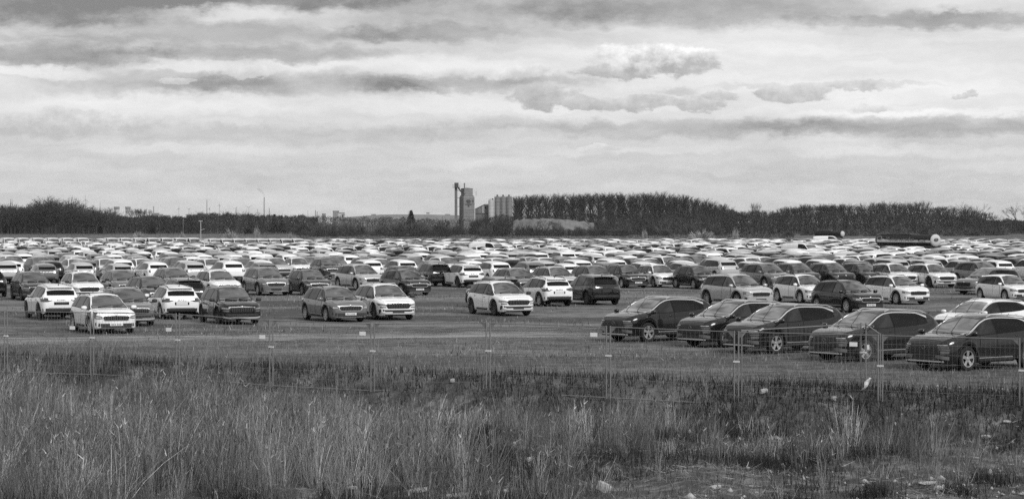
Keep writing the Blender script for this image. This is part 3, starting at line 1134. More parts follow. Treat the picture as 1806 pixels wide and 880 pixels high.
def far_geo(key, sx=1.0, sy=1.0, sz=1.0):
    c, parts = low_parts(key, 'k', fine=False)
    xs = sorted(set([x for x, _ in c.k['top']]))
    keep = [xs[0]]
    for x in xs[1:]:
        if x - keep[-1] > .13 or x == xs[-1]:
            keep.append(x)
    sel = [5, 8, 9, 11, 12, 14]
    V, F_ = [], []
    n = len(sel) * 2 - 1
    for x in keep:
        p = c.section(x)
        row = [(x, p[j][0], p[j][1]) for j in sel]
        row += [(x, -p[j][0], p[j][1]) for j in sel[-2::-1]]
        V += row
    for s in range(len(keep) - 1):
        for j in range(n - 1):
            F_.append((s * n + j, (s + 1) * n + j, (s + 1) * n + j + 1, s * n + j + 1))
    vs, fs, mi = np.array(V), np.array(F_), [0] * len(F_)
    for nm, v, f, mk in parts:
        fs = np.concatenate([fs, f + len(vs)])
        vs = np.concatenate([vs, v])
        mi += [1] * len(f)
    return vs * np.array([sx, sy, sz]), fs, np.array(mi)


KIT_KEYS = {   # variant: (profile, front style, scale x, y, z)
    'k': ('suv', 'k', 1.0, 1.0, 1.0), 'q': ('suv', 'q', 4.38 / 4.24, 1.84 / 1.79, 1.61 / 1.55), 'o': ('suv', 'o', 4.74 / 4.24, 1.88 / 1.79, 1.68 / 1.55),
    't': ('slope', 't', 1.0, 1.0, 1.0), 'f': ('suv', 'f', 4.1 / 4.24, 1.78 / 1.79, 1.46 / 1.55), 'c': ('suv', 'f', 3.95 / 4.24, 1.75 / 1.79, 1.0),
    'i': ('slope', 't', 4.34 / 4.5, 1.8 / 1.865, 1.49 / 1.65),
}

# variant, x, y, heading (0 = facing the camera, + turns to the right of the picture), paint, label
NEAR = [
    ('k', -16.50, 91.34, 25, 'w', 'white compact SUV standing foremost on the left, nose to the fence, white front plate'),
    ('q', -21.09, 103.87, 203, 'w', 'white SUV parked tail first at the far left, its rear plate dark'),
    ('q', -16.65, 97.71, 21, 'g', 'grey SUV half hidden behind the foremost white SUV on the left'),
    ('q', -27.32, 129.08, 23, 'd', 'dark SUV facing the fence near the left edge, behind the white tail-first SUV'),
    ('q', -24.49, 129.07, 22, 'w', 'white SUV with black bonnet grille just right of the dark SUV near the left edge'),
    ('q', -31.25, 134.87, 202, 'b', 'black SUV showing its tail, cut off by the left edge of the picture'),
    ('q', -23.09, 133.87, 22, 'g', 'grey SUV between two dark SUVs, third row at the left'),
    ('k', -19.25, 120.46, 25, 'd', 'small dark SUV above the roof of the white tail-first SUV, left part'),
    ('q', -20.98, 140.24, 22, 'g', 'grey SUV directly behind the small dark SUV in the left part'),
    ('k', -15.63, 104.44, 200, 'w', 'white compact SUV showing its tail, black bumper, left of the glossy black SUV'),
    ('q', -12.39, 99.32, 22, 'b', 'glossy black SUV with pale sill strip facing the fence, left of the empty ground'),
    ('q', -17.40, 133.88, 24, 'w', 'white SUV looking over the roof of the glossy black SUV'),
    ('o', -15.00, 138.04, 22, 'g', 'large grey SUV behind and right of the glossy black SUV'),
    ('k', -12.36, 137.97, 23, 'd', 'dark grey compact SUV at the right end of its row, beside open ground'),
    ('q', -16.76, 114.87, 202, 'd', 'dark SUV tail just visible over the roof of a white tail-first SUV'),
    ('c', -14.84, 181.05, 22, 'd', 'small black rounded car at the edge of the open gap, left of centre'),
    ('c', -17.50, 184.77, 19, 'w', 'white rounded car beside the small black one, left of centre'),
    ('o', -9.96, 148.29, 27, 'l', 'large silver SUV with dark wheel arches behind the grey and white pair'),
    ('k', -7.98, 101.54, 25, 'g', 'grey compact SUV with white front plate, left one of the close pair in the open'),
    ('q', -5.88, 103.86, 21, 'w', 'white SUV with black grille, right one of the close pair in the open'),
    ('k', -6.52, 137.98, 28, 'b', 'shiny black compact SUV with white front plate behind the close pair'),
    ('q', -5.60, 157.29, 202, 'b', 'black SUV showing its tail, next to a white tail-first SUV at mid lot'),
    ('q', -3.40, 154.58, 202, 'w', 'white SUV showing its tail at mid lot, black bumper and dark plate'),
    ('q', -6.90, 145.83, 22, 'd', 'dark SUV peeping out behind the shiny black compact SUV'),
    ('q', -0.58, 108.21, 24, 'w', 'white SUV with black wheels standing alone in front at the centre'),
    ('k', 1.69, 120.45, 202, 'w', 'white compact SUV showing its tail right behind the lone white SUV'),
    ('q', 4.23, 122.42, 202, 'b', 'black SUV showing its tail at the right end of the centre group'),
    ('q', -0.91, 117.17, 202, 'd', 'dark SUV hidden behind the lone white SUV at the centre'),
    ('q', 0.24, 139.04, 22, 'g', 'grey SUV over the roof of the lone white SUV at the centre'),
    ('q', 2.73, 144.03, 22, 'l', 'silver SUV left of the dark SUV in the row behind the centre group'),
    ('q', 5.33, 147.71, 22, 'g', 'mid grey SUV above the black tail-first SUV of the centre group'),
    ('k', 7.65, 153.25, 22, 'b', 'black compact SUV with pale grille rim, left of the white one in the middle row'),
    ('k', 9.93, 154.56, 19, 'w', 'white compact SUV between two black SUVs in the middle row'),
    ('k', 12.26, 150.68, 22, 'b', 'black SUV with bright wheels between a white SUV and the big silver one'),
    ('o', 11.86, 119.75, 27, 'l', 'big silver SUV with black wheel arches and black plate, right of centre'),
    ('o', 17.02, 152.04, 22.5, 'g', 'large grey SUV standing behind the big silver SUV'),
    ('q', 19.56, 156.12, 21, 'd', 'first of three dark SUVs in a row right of the large grey SUV'),
    ('q', 22.00, 156.60, 21, 'd', 'middle one of three dark SUVs in a row above the white front-parked pair'),
    ('q', 24.22, 157.29, 21, 'd', 'last of three dark SUVs in a row, left of two white SUVs'),
    ('k', 16.00, 124.75, 21, 'w', 'white SUV half hidden behind the black SUV with white plate at the right'),
    ('k', 16.57, 112.23, 25, 'b', 'black compact SUV with bright wheels and white plate, foremost of the right group'),
    ('k', 20.81, 122.92, 25, 'w', 'white compact SUV with black wheels right of the black SUV with white plate'),
    ('q', 28.48, 154.17, 19, 'w', 'white SUV with black grille at the right end of the long middle row'),
    ('q', 26.14, 155.61, 19, 'w', 'white SUV between the three dark SUVs and the white row end'),
    ('o', 32.77, 158.75, 21, 'g', 'large grey SUV above the two crossing cars at the right'),
    ('q', 29.18, 138.95, -54, 'g', 'grey SUV with black roof pointing left, behind the white hatchback'),
    ('f', 27.90, 128.10, 20, 'w', 'white hatchback with black wheels near the right edge'),
    ('i', 18.11, 86.89, -52, 'w', 'white low car behind the dark crossovers at the right edge'),
    ('t', 5.52, 84.90, -52, 'b', 'dark crossover parked across at the left end of the fence row'),
    ('t', 8.05, 81.12, -52, 'b', 'dark crossover with raised wipers squeezed second from the left in the fence row'),
    ('t', 9.34, 77.35, -52, 'b', 'dark crossover with chrome window line in the middle of the fence row'),
    ('t', 11.66, 72.72, -54, 'b', 'black crossover directly behind the fence corner post'),
    ('t', 14.03, 68.65, -53, 'b', 'dark grey crossover nearest the camera at the right edge, star wheels'),
]
FENCE_ROW = {'-52t', '-54t', '-53t'}


def build_cars():
    kits = {}
    for var in KIT_KEYS:
        key, st, sx, sy, sz = KIT_KEYS[var]
        kits[var] = make_kit(key, st, sx, sy, sz)
    for var, X, Y, h, paint, lab in NEAR:
        grp = 'dark crossovers parked along the fence' if var == 't' else 'new cars parked across the lot'
        place_kit(kits[var], 'parked_car', X, Y, 0.0, h, paint, lab, 'car', grp)

    # ---- the crowded rows behind
    rng = np.random.RandomState(21)
    low = {v: make_lowkit(*KIT_KEYS[v]) for v in ('k', 'q', 'o', 'f', 'c')}
    cand = []
    px = lambda X, Y: 903 + X / Y * FOC
    y = 164.0
    row = 0
    names = {'w': 'white', 'l': 'silver', 'g': 'grey', 'd': 'dark grey', 'b': 'black'}
    while y < 402:
        half = .2258 * y + 16
        pitch = 2.62 if y < 260 else 2.75
        x = -half + rng.uniform(0, 2)
        back = rng.rand() < (.62 if 190 < y < 270 else .4)
        light = rng.uniform(.42, .76)
        while x < half:
            Y = y + rng.uniform(-.5, .5) + .02 * x
            p = px(x, Y)
            skip = rng.rand() < .03
            if Y < 186 and 488 < p < 612:
                skip = True
            if Y < 171 and (p > 1255):
                skip = Y < 168
            # the tanks and vans stand in these places
            if 1552 < p < 1672 and 272 < Y < 306:
                skip = True
            if Y < 166 and 640 < p < 860:
                skip = True
            if not skip:
                if rng.rand() < light:
                    t = 'w' if rng.rand() < .75 else 'l'
                else:
                    t = rng.choice(['l', 'g', 'd', 'b'], p=[.2, .32, .26, .22])
                v = rng.choice(['k', 'q', 'o', 'f', 'c'], p=[.33, .34, .1, .13, .1])
                h = (202 if back else 22) + rng.normal(0, 1.6)
                if y > 200 and 30 < x < 70:
                    h += -70
                cand.append((Y, x, v, t, h, back))
            x += pitch + rng.uniform(-.12, .25) + (rng.rand() < .02) * 3
        y += 7.4 if row % 2 == 0 else 9.6
        row += 1
    cand.sort(key=lambda q: q[0] + (1000 if abs(px(q[1], q[0]) - 903) > 925 else 0))
    n_ind = 300 - len(NEAR)
    for Y, x, v, t, h, back in cand[:n_ind]:
        p = px(x, Y)
        zone = 'at the left' if p < 450 else 'left of centre' if p < 903 else 'right of centre' if p < 1355 else 'at the right'
        lab = f"{names[t]} car in the crowded rows {zone}, " + ('tail' if back else 'nose') + ' toward the fence'
        place_kit(low[v], 'parked_car', x, Y, 0.0, h, t, lab, 'car', f"{names[t]} cars in the crowded rows {zone}, " + ('tails' if back else 'noses') + ' to the fence')
    geo = {v: far_geo(KIT_KEYS[v][0], *KIT_KEYS[v][2:]) for v in ('k', 'q', 'o', 'f', 'c')}
    VS, FS, MI, o = [], [], [], 0
    for Y, x, v, t, h, back in cand[n_ind:]:
        vs, fs, mi = geo[v]
        a = math.radians(h - 90)
        R_ = np.array([[math.cos(a), -math.sin(a), 0], [math.sin(a), math.cos(a), 0], [0, 0, 1]])
        VS.append(vs @ R_.T + np.array([x, Y, 0]))
        FS.append(fs + o)
        o += len(vs)
        MI.append(np.where(mi == 1, 5, PAINTS.index(t)))
    me = mesh_np('distant_parked_cars', np.concatenate(VS), np.concatenate(FS), midx=np.concatenate(MI), mats=[M[p] for p in PAINTS] + [M['privacy']])
    tag(obj('distant_parked_cars', me), 'mass of parked cars filling the far end of the lot', kind='stuff')

    # ---- vans along the far side
    vk = make_lowkit('van', 'k')
    vans = []
    for i in range(8):
        vans.append((376 + i * 21, 336, 'white van in the close line of vans at the far left edge of the lot', 'white vans lined up at the far edge', 22))
    for i in range(7):
        vans.append((196 + i * 24, 352, 'white van in the far line left of the lamp mast', 'white vans left of the lamp mast', 22))
    for i in range(6):
        vans.append((14 + i * 26, 352, 'white van in the far line at the left edge of the lot', 'white vans at the left edge', 22))
    vans += [(1460, 398, 'white van side on before the far trees, left of the dark tank', None, 72),
             (1414, 262, 'white van amid the car roofs below the side-on van', None, 40),
             (862, 272, 'white van amid the car roofs left of centre, below the silos', None, 50)]
    for p, Y, lab, grp, h in vans:
        place_kit(vk, 'parked_van', (p - 903) / FOC * Y, Y, 0.0, h, 'w', lab, 'van', grp)

# ------------------------------------------------------------------ ground
def vnoise(x, y, seed=0):
    """value noise in numpy, about -1..1"""
    x = np.asarray(x, float)
    y = np.asarray(y, float)
    xi, yi = np.floor(x).astype(int), np.floor(y).astype(int)
    xf, yf = x - xi, y - yi
    xf, yf = xf * xf * (3 - 2 * xf), yf * yf * (3 - 2 * yf)

    def h(a, b):
        n = (a * 374761393 + b * 668265263 + seed * 1442695041) & 0x7fffffff
        n = ((n ^ (n >> 13)) * 1274126177) & 0x7fffffff
        return ((n ^ (n >> 16)) & 0xffff) / 32767.5 - 1
    return (h(xi, yi) * (1 - xf) + h(xi + 1, yi) * xf) * (1 - yf) + (h(xi, yi + 1) * (1 - xf) + h(xi + 1, yi + 1) * xf) * yf


def edge_y(x):
    """top edge of the bank between the lot and the waste ground"""
    return 64.3 - .56 * np.asarray(x, float) + 1.0 * vnoise(np.asarray(x) * .35, 0 * np.asarray(x) + 3.3, 4)


def ground_z(x, y):
    x = np.asarray(x, float)
    y = np.asarray(y, float)
    e = edge_y(x)
    t = np.clip((e - y) / 2.6, 0, 1)
    t = t * t * (3 - 2 * t)
    z = -1.05 * t
    rough = np.clip((e - y + 1) / 4, 0, 1)
    z = z + rough * (.16 * vnoise(x * .5, y * .35, 1) + .07 * vnoise(x * 1.7, y * 1.1, 2))
    z = z + .10 * np.exp(-((e + .5 - y) / 1.2) ** 2) * (.6 + .6 * vnoise(x * .8, y * .5, 8))
    return z


def build_ground():
    ys = np.concatenate([[-300, -120, -60, -30, -12, 0, 9], np.arange(18, 34, 1.0), np.arange(34, 80, .35), np.arange(80, 110, 3), [120, 140, 170, 210, 260, 320, 400, 520, 700, 1000, 1500, 2500, 4500, 7000]])
    xs = np.concatenate([[-3000, -2000, -1000, -400, -180, -90, -55, -36], np.arange(-26, 20.01, .4), [28, 40, 60, 100, 200, 450, 1100, 2000, 3000]])
    Xg, Yg = np.meshgrid(xs, ys)
    Z = ground_z(Xg, Yg)
    Z[Yg > 80] = 0
    V = np.stack([Xg, Yg, Z], axis=-1).reshape(-1, 3)
    nx, ny = len(xs), len(ys)
    i, j = np.meshgrid(np.arange(nx - 1), np.arange(ny - 1))
    a = (j * nx + i).ravel()
    F_ = np.stack([a, a + 1, a + nx + 1, a + nx], axis=1)
    m_, k, b = mat_new('waste_ground')
    tc = k.n('ShaderNodeTexCoord')
    P_ = tc.outputs['Object']
    sep = k.n('ShaderNodeSeparateXYZ')
    k.l.new(P_, sep.inputs[0])
    X, Y = sep.outputs[0], sep.outputs[1]
    n1 = k.noise(P_, .16, 5, .6)
    n2 = k.noise(P_, 1.3, 6, .65)
    n3 = k.noise(P_, 9.0, 5, .7)
    # long patches of grass and bare gravel along the rows of the lot
    n4 = k.noise(k.xyz(k.m('MULTIPLY', X, .05), k.m('MULTIPLY', Y, .16)), 1.0, 5, .6)
    grassy = k.ramp(k.m('ADD', k.m('MULTIPLY', n4, .7), k.m('MULTIPLY', n2, .3)), .44, .58)
    lot = k.mix(grassy, .070, .165)
    lot = k.m('MULTIPLY', lot, k.m('ADD', .5, k.m('MULTIPLY', n3, 1.0)))
    lot = k.m('MULTIPLY', lot, k.m('ADD', .5, k.m('MULTIPLY', n2, 1.0)))
    # the waste ground nearer the camera: darker earth with pale rubble and straw
    edge = k.m('SUBTRACT', 64.3, k.m('MULTIPLY', X, .56))
    fore = k.ramp(k.m('SUBTRACT', edge, Y), -.3, 2.2)
    earth = k.mix(k.ramp(n2, .45, .68), .065, .20)
    earth = k.m('MULTIPLY', earth, k.m('ADD', .4, k.m('MULTIPLY', n3, 1.2)))
    rub = k.m('MULTIPLY', k.ramp(n3, .62, .70), k.ramp(n1, .45, .62))
    earth = k.mix(k.m('MULTIPLY', rub, .55), earth, .28)
    col = k.mix(fore, lot, earth)
    k.l.new(k.xyz(col, col, col), b.inputs['Base Color'])
    b.inputs['Roughness'].default_value = .95
    b.inputs['Specular IOR Level'].default_value = .15
    bump = k.n('ShaderNodeBump')
    bump.inputs['Strength'].default_value = .6
    bump.inputs['Distance'].default_value = .08
    k.l.new(k.m('ADD', n3, n2), bump.inputs['Height'])
    k.l.new(bump.outputs[0], b.inputs['Normal'])
    g = obj('ground', mesh_np('ground', V, F_, m_, smooth=True))
    tag(g, 'dark grassy ground of the car lot and the waste land before it', kind='structure')

    # pale gravel track between the fence and the cars, its borders worn away into the grass
    m2, k, b = mat_new('gravel')
    tc = k.n('ShaderNodeTexCoord')
    sep = k.n('ShaderNodeSeparateXYZ')
    k.l.new(tc.outputs['Object'], sep.inputs[0])
    v_ = k.m('SUBTRACT', sep.outputs[1], k.m('MULTIPLY', sep.outputs[0], .24))
    st = k.noise(k.xyz(k.m('MULTIPLY', sep.outputs[0], .13), k.m('MULTIPLY', v_, .9)), 1.0, 6, .62)
    st2 = k.noise(k.xyz(k.m('MULTIPLY', sep.outputs[0], .5), k.m('MULTIPLY', v_, 2.2), 4.0), 1.0, 6, .65)
    nf = k.noise(tc.outputs['Object'], 6.0, 5, .7)
    v = k.mix(k.ramp(k.m('ADD', k.m('MULTIPLY', st, .6), k.m('MULTIPLY', st2, .4)), .42, .66), .12, .30)
    v = k.m('MULTIPLY', v, k.m('ADD', .55, k.m('MULTIPLY', nf, .9)))
    k.l.new(k.xyz(v, v, v), b.inputs['Base Color'])
    b.inputs['Roughness'].default_value = .9
    at_ = k.n('ShaderNodeAttribute')
    at_.attribute_name = 'tone'
    cover = k.m('ADD', at_.outputs['Fac'], k.m('MULTIPLY', k.m('SUBTRACT', k.m('ADD', k.m('MULTIPLY', st2, .7), k.m('MULTIPLY', nf, .3)), .5), 4.0))
    k.put(b.inputs['Alpha'], k.ramp(cover, .2, 1.0))
    xs = np.linspace(-26, 8, 90)
    V, T = [], []
    for i, x in enumerate(xs):
        c = 86.2 + .24 * (x + 9.7)
        end = min(1, (8 - x) / 7)
        for t, e_ in ((-4.2, 0), (-2.2, .55), (-.6, 1), (1.2, .95), (3.2, .5), (5.6, 0)):
            V.append((x, c + t + .5 * vnoise(x * .5, t, 3), .008))
            T.append(e_ * end)
    F_ = [(i * 6 + j, (i + 1) * 6 + j, (i + 1) * 6 + j + 1, i * 6 + j + 1) for i in range(89) for j in range(5)]
    o = obj('gravel_track', mesh_np('gravel_track', V, F_, m2, tones=T))
    tag(o, 'pale gravel track running behind the fence', kind='structure')


# ------------------------------------------------------------------ grass and weeds (masses)
def blades(n_src, xs, ys, h, width, lean, tone, nseg=3, rng=RNG, curl=.5):
    n = len(xs)
    z = ground_z(xs, ys)
    az = rng.uniform(0, 2 * math.pi, n)
    dx, dy = np.cos(az), np.sin(az)
    ln = np.abs(rng.normal(0, lean, n))
    fa = rng.uniform(0, 2 * math.pi, n)
    sx, sy = np.cos(fa), np.sin(fa)
    V = np.zeros((n, 2 * (nseg + 1), 3))
    for s in range(nseg + 1):
        t = s / nseg
        off = ln * h * (t * (1 - curl) + curl * t * t)
        cx, cy, cz = xs + dx * off, ys + dy * off, z - .03 + h * t * np.sqrt(np.maximum(1 - (ln * t) ** 2, .2))
        w = width * (1 - .75 * t)
        V[:, 2 * s, 0], V[:, 2 * s, 1], V[:, 2 * s, 2] = cx - sx * w / 2, cy - sy * w / 2, cz
        V[:, 2 * s + 1, 0], V[:, 2 * s + 1, 1], V[:, 2 * s + 1, 2] = cx + sx * w / 2, cy + sy * w / 2, cz
    base = (np.arange(n) * 2 * (nseg + 1))[:, None]
    F_ = np.concatenate([np.concatenate([base + 2 * s, base + 2 * s + 1, base + 2 * s + 3, base + 2 * s + 2], axis=1) for s in range(nseg)])
    T = np.repeat(tone, 2 * (nseg + 1))
    return V.reshape(-1, 3), F_, T


def join_blades(name, parts, mat, label):
    o = 0
    VS, FS, TS = [], [], []
    for v, f, t in parts:
        VS.append(v)
        FS.append(f + o)
        TS.append(t)
        o += len(v)
    me = mesh_np(name, np.concatenate(VS), np.concatenate(FS), mat, tones=np.concatenate(TS))
    return tag(obj(name, me), label, kind='stuff')


def wedge(n, y0, y1, rng, pad=1.5):
    """random points in the wedge the camera could see, a step to the side included"""
    y = np.sqrt(rng.uniform(y0 ** 2, y1 ** 2, n))
    x = rng.uniform(-1, 1, n) * (.2258 * y + pad)
    return x, y


def build_grass():
    rng = np.random.RandomState(3)
    P_ = []

    def stems(x, y, h, az, ln, width, tone, nseg=3):
        """stems fanning out from (x, y) leaning by ln towards az"""
        n = len(x)
        z = ground_z(x, y)
        sx, sy = -np.sin(az + .6), np.cos(az + .6)
        V = np.zeros((n, 2 * (nseg + 1), 3))
        bend = rng.normal(.25, .25, n)
        for s in range(nseg + 1):
            t = s / nseg
            off = ln * h * (t + bend * t * t)
            cx, cy = x + np.cos(az) * off, y + np.sin(az) * off
            cz = z - .03 + h * t * (1 - .25 * np.abs(ln) * t)
            w = width * (1 - .65 * t)
            V[:, 2 * s] = np.stack([cx - sx * w / 2, cy - sy * w / 2, cz], 1)
            V[:, 2 * s + 1] = np.stack([cx + sx * w / 2, cy + sy * w / 2, cz], 1)
        base = (np.arange(n) * 2 * (nseg + 1))[:, None]
        F_ = np.concatenate([np.concatenate([base + 2 * s, base + 2 * s + 1, base + 2 * s + 3, base + 2 * s + 2], axis=1) for s in range(nseg)])
        tip = V[:, -1]
        return (V.reshape(-1, 3), F_, np.repeat(tone, 2 * (nseg + 1))), tip
    # tussocks of tall dry stems: close and high at the left, scattered at the right, open stony ground at the bottom
    cx, cy = wedge(6200, 36, 74, rng, 1.0)
    u = cx / cy
    e = edge_y(cx)
    patch = .5 + .5 * vnoise(cx * .33, cy * .21, 12)
    dens = np.clip(.50 - 1.9 * u, .13, .85) * np.clip(patch * 1.7 - .25, .06, 1)
    near = np.clip((cy - 41) / 4, .12, 1) * np.where(u > -.02, np.clip((cy - 41) / 5, .75, 1), 1)
    keep = (cy < e - np.where(u < -.03, .6, 3.4)) & (rng.rand(len(cx)) < dens * near)
    cx, cy, patch, u = cx[keep], cy[keep], patch[keep], u[keep]
    X, Y, Hh, AZ, LN, W_, T = [], [], [], [], [], [], []
    for i in range(len(cx)):
        n = int(rng.uniform(10, 62))
        r = rng.uniform(.08, .42)
        hh = (.45 + 1.0 * patch[i]) * rng.uniform(.6, 1.2) * (1.0 if u[i] < 0 else .78)
        tone = np.clip(rng.lognormal(-.12, .55), .25, 2.4)
        az = rng.uniform(0, 6.283, n)
        rr = r * np.sqrt(rng.rand(n))
        X.append(cx[i] + rr * np.cos(az))
        Y.append(cy[i] + rr * np.sin(az))
        Hh.append(hh * rng.uniform(.45, 1.05, n))
        AZ.append(az + rng.normal(0, .7, n))
        LN.append(np.abs(rng.normal(0, .22, n)) + .35 * rr / r * rng.rand())
        W_.append(rng.uniform(.006, .013, n))
        T.append(tone * np.clip(rng.lognormal(0, .35, n), .4, 2))
    X, Y, Hh, AZ, LN, W_, T = map(np.concatenate, (X, Y, Hh, AZ, LN, W_, T))
    g_, tip = stems(X, Y, Hh, AZ, LN, W_, T)
    P_.append(g_)
    # seed heads
    q = rng.rand(len(X)) < .16
    p1 = tip[q]
    n = len(p1)
    for _ in range(2):
        d = rng.normal(size=(n, 3)) * np.array([.05, .05, .03]) + np.array([0, 0, .05])
        v, f = ribbons(p1 - np.array([0, 0, .04]), p1 + d, rng.uniform(.010, .02, n), rng)
        P_.append((v, f, np.repeat(T[q] * rng.uniform(.7, 1.3, n), 4)))
    # thin sward between the tussocks
    x, y = wedge(60000, 36, 74, rng)
    e = edge_y(x)
    pn = .5 + .5 * vnoise(x * .33, y * .21, 12)
    keep = (y < e - 1.4) & (rng.rand(len(x)) < np.clip(pn * 1.4 - .2, .1, 1) * np.clip(.75 - 1.5 * x / y, .25, 1))
    x, y, pn = x[keep], y[keep], pn[keep]
    P_.append(blades(0, x, y, rng.uniform(.15, .55, len(x)) * (.4 + pn), rng.uniform(.007, .012, len(x)), .35, np.clip(rng.lognormal(-.3, .4, len(x)), .2, 1.6), 2, rng))
    # fringe of grass along the bank top and through the fence
    x, y = wedge(110000, 54, 80, rng)
    e = edge_y(x)
    d = y - e
    left = np.clip(.6 - 1.8 * x / y, .35, 1)
    keep = (d > -2.4) & (d < 7) & (rng.rand(len(x)) < np.exp(-np.maximum(d, 0) / 2.6) * left * (.3 + .7 * (.5 + .5 * vnoise(x * .8, y * .5, 31))))
    x, y = x[keep], y[keep]
    h = rng.uniform(.18, .75, len(x)) * (.6 + .5 * vnoise(x * .9, y * .6, 37))
    tone = np.clip(rng.lognormal(-.35, .4, len(x)), .2, 1.6)
    P_.append(blades(0, x, y, np.maximum(h, .12), rng.uniform(.006, .011, len(x)), .22, tone, 3, rng))
    join_blades('dry_grass', P_, M['straw'], 'tall dry straw-coloured grass and weed stems on the waste ground')

    # short grass of the lot edge and the floor of the waste ground
    P_ = []
    x, y = wedge(120000, 56, 84, rng)
    d = y - edge_y(x)
    keep = (d > -.5) & (rng.rand(len(x)) < np.clip(1.1 - d / 26, .12, 1) * (.35 + .65 * (.5 + .5 * vnoise(x * .5, y * .3, 41))))
    x, y = x[keep], y[keep]
    P_.append(blades(0, x, y, rng.uniform(.05, .17, len(x)), rng.uniform(.012, .022, len(x)), .5, np.clip(rng.lognormal(0, .35, len(x)), .3, 2.2), 1, rng))
    x, y = wedge(150000, 36, 70, rng)
    d = edge_y(x) - y
    pn = .5 + .5 * vnoise(x * .45, y * .3, 43)
    keep = (d > 1.5) & (rng.rand(len(x)) < .10 + .75 * pn ** 1.5)
    x, y, pn = x[keep], y[keep], pn[keep]
    P_.append(blades(0, x, y, rng.uniform(.06, .26, len(x)), rng.uniform(.010, .020, len(x)), .6, np.clip(rng.lognormal(-.15, .45, len(x)), .2, 2.2) * (.45 + .7 * pn), 2, rng))
    join_blades('short_grass', P_, M['greens'], 'short rough grass between the bank and the track')

    # grass patches out on the lot between the rows
    P_ = []
    x, y = wedge(150000, 72, 170, rng, 2)
    pn = .5 + .5 * vnoise(x * .22, y * .12, 61)
    p2 = .5 + .5 * vnoise(x * .9, y * .5, 63)
    keep = (y > edge_y(x) + 6) & (rng.rand(len(x)) < np.clip(pn * 1.5 - .5, 0, 1) * (.3 + .7 * p2))
    x, y = x[keep], y[keep]
    P_.append(blades(0, x, y, rng.uniform(.06, .22, len(x)), rng.uniform(.02, .05, len(x)), .7, np.clip(rng.lognormal(-.1, .5, len(x)), .2, 2.2), 1, rng))
    join_blades('lot_grass', P_, M['greens'], 'patchy short grass growing on the lot between the parked rows')
    # straw lying flat and pale crumbs of rubble on the open ground
    P_ = []
    x, y = wedge(26000, 36, 58, rng)
    pn = .5 + .5 * vnoise(x * .6, y * .35, 71)
    keep = rng.rand(len(x)) < np.clip(pn * 1.3 - .2, .05, 1) * np.clip(.6 + 2.5 * x / y, .25, 1)
    x, y = x[keep], y[keep]
    z = ground_z(x, y)
    a = rng.uniform(0, 6.283, len(x))
    ln = rng.uniform(.06, .35, len(x))
    p0 = np.stack([x, y, z + rng.uniform(.01, .06, len(x))], 1)
    p1 = p0 + np.stack([np.cos(a) * ln, np.sin(a) * ln, rng.uniform(-.02, .12, len(x))], 1)
    v, f = ribbons(p0, p1, rng.uniform(.008, .02, len(x)), rng)
    P_.append((v, f, np.repeat(np.clip(rng.lognormal(.1, .4, len(x)), .3, 2.2), 4)))
    join_blades('straw_litter', P_, M['straw'], 'flattened dead straw on the open ground')
    x, y = wedge(4600, 36, 60, rng)
    pn = .5 + .5 * vnoise(x * .5, y * .3, 73)
    keep = rng.rand(len(x)) < np.clip(pn * 1.8 - .7, .02, 1) * np.clip(.7 + 2.5 * x / y, .2, 1)
    x, y = x[keep], y[keep]
    n = len(x)
    s = np.clip(rng.lognormal(-3.3, .5, n), .015, .12)
    c = np.stack([x, y, ground_z(x, y) + s * .3], 1)
    unit = np.array([(1, 0, 0), (0, 1, 0), (-1, 0, 0), (0, -1, 0), (0, 0, .8), (0, 0, -.6)])
    V = c[:, None, :] + unit[None] * s[:, None, None] * rng.uniform(.6, 1.4, (n, 6, 1)) + rng.normal(0, .15, (n, 6, 3)) * s[:, None, None]
    F_ = np.array([(0, 1, 4), (1, 2, 4), (2, 3, 4), (3, 0, 4), (1, 0, 5), (2, 1, 5), (3, 2, 5), (0, 3, 5)])
    F_ = (np.arange(n)[:, None, None] * 6 + F_[None]).reshape(-1, 3)
    tag(obj('rubble', mesh_np('rubble', V.reshape(-1, 3), F_, M['stone'])), 'small pale crumbs of rubble scattered over the open ground', kind='stuff')

    # dark brush and overhanging roots on the bank face, dark tufts in the waste ground
    P_ = []
    x, y = wedge(260000, 50, 78, rng)
    d = edge_y(x) - y
    pn = .5 + .5 * vnoise(x * .55, y * .5, 53)
    wid = np.clip(1.3 + 9.0 * (x / y + .12), 1.2, 3.4)
    keep = (d > -.25) & (d < wid) & (rng.rand(len(x)) < (.35 + .65 * pn) * np.exp(-np.maximum(d - wid + 1.2, 0)))
    x, y = x[keep], y[keep]
    P_.append(blades(0, x, y, rng.uniform(.10, .36, len(x)), rng.uniform(.012, .03, len(x)), .55, np.clip(rng.lognormal(0, .4, len(x)), .3, 2.2), 2, rng))
    for i in range(85):
        cx, cy = wedge(1, 38, 60, rng)
        n = rng.randint(150, 500)
        r = rng.uniform(.25, .8)
        x = cx + rng.normal(0, r, n)
        y = cy + rng.normal(0, r, n)
        P_.append(blades(0, x, y, rng.uniform(.12, .42, n), rng.uniform(.010, .022, n), .5, np.clip(rng.lognormal(.1, .4, n), .3, 2.2), 2, rng))
    join_blades('bank_brush', P_, M['darkgreen'], 'dark brushwood and tufts covering the bank below the fence')


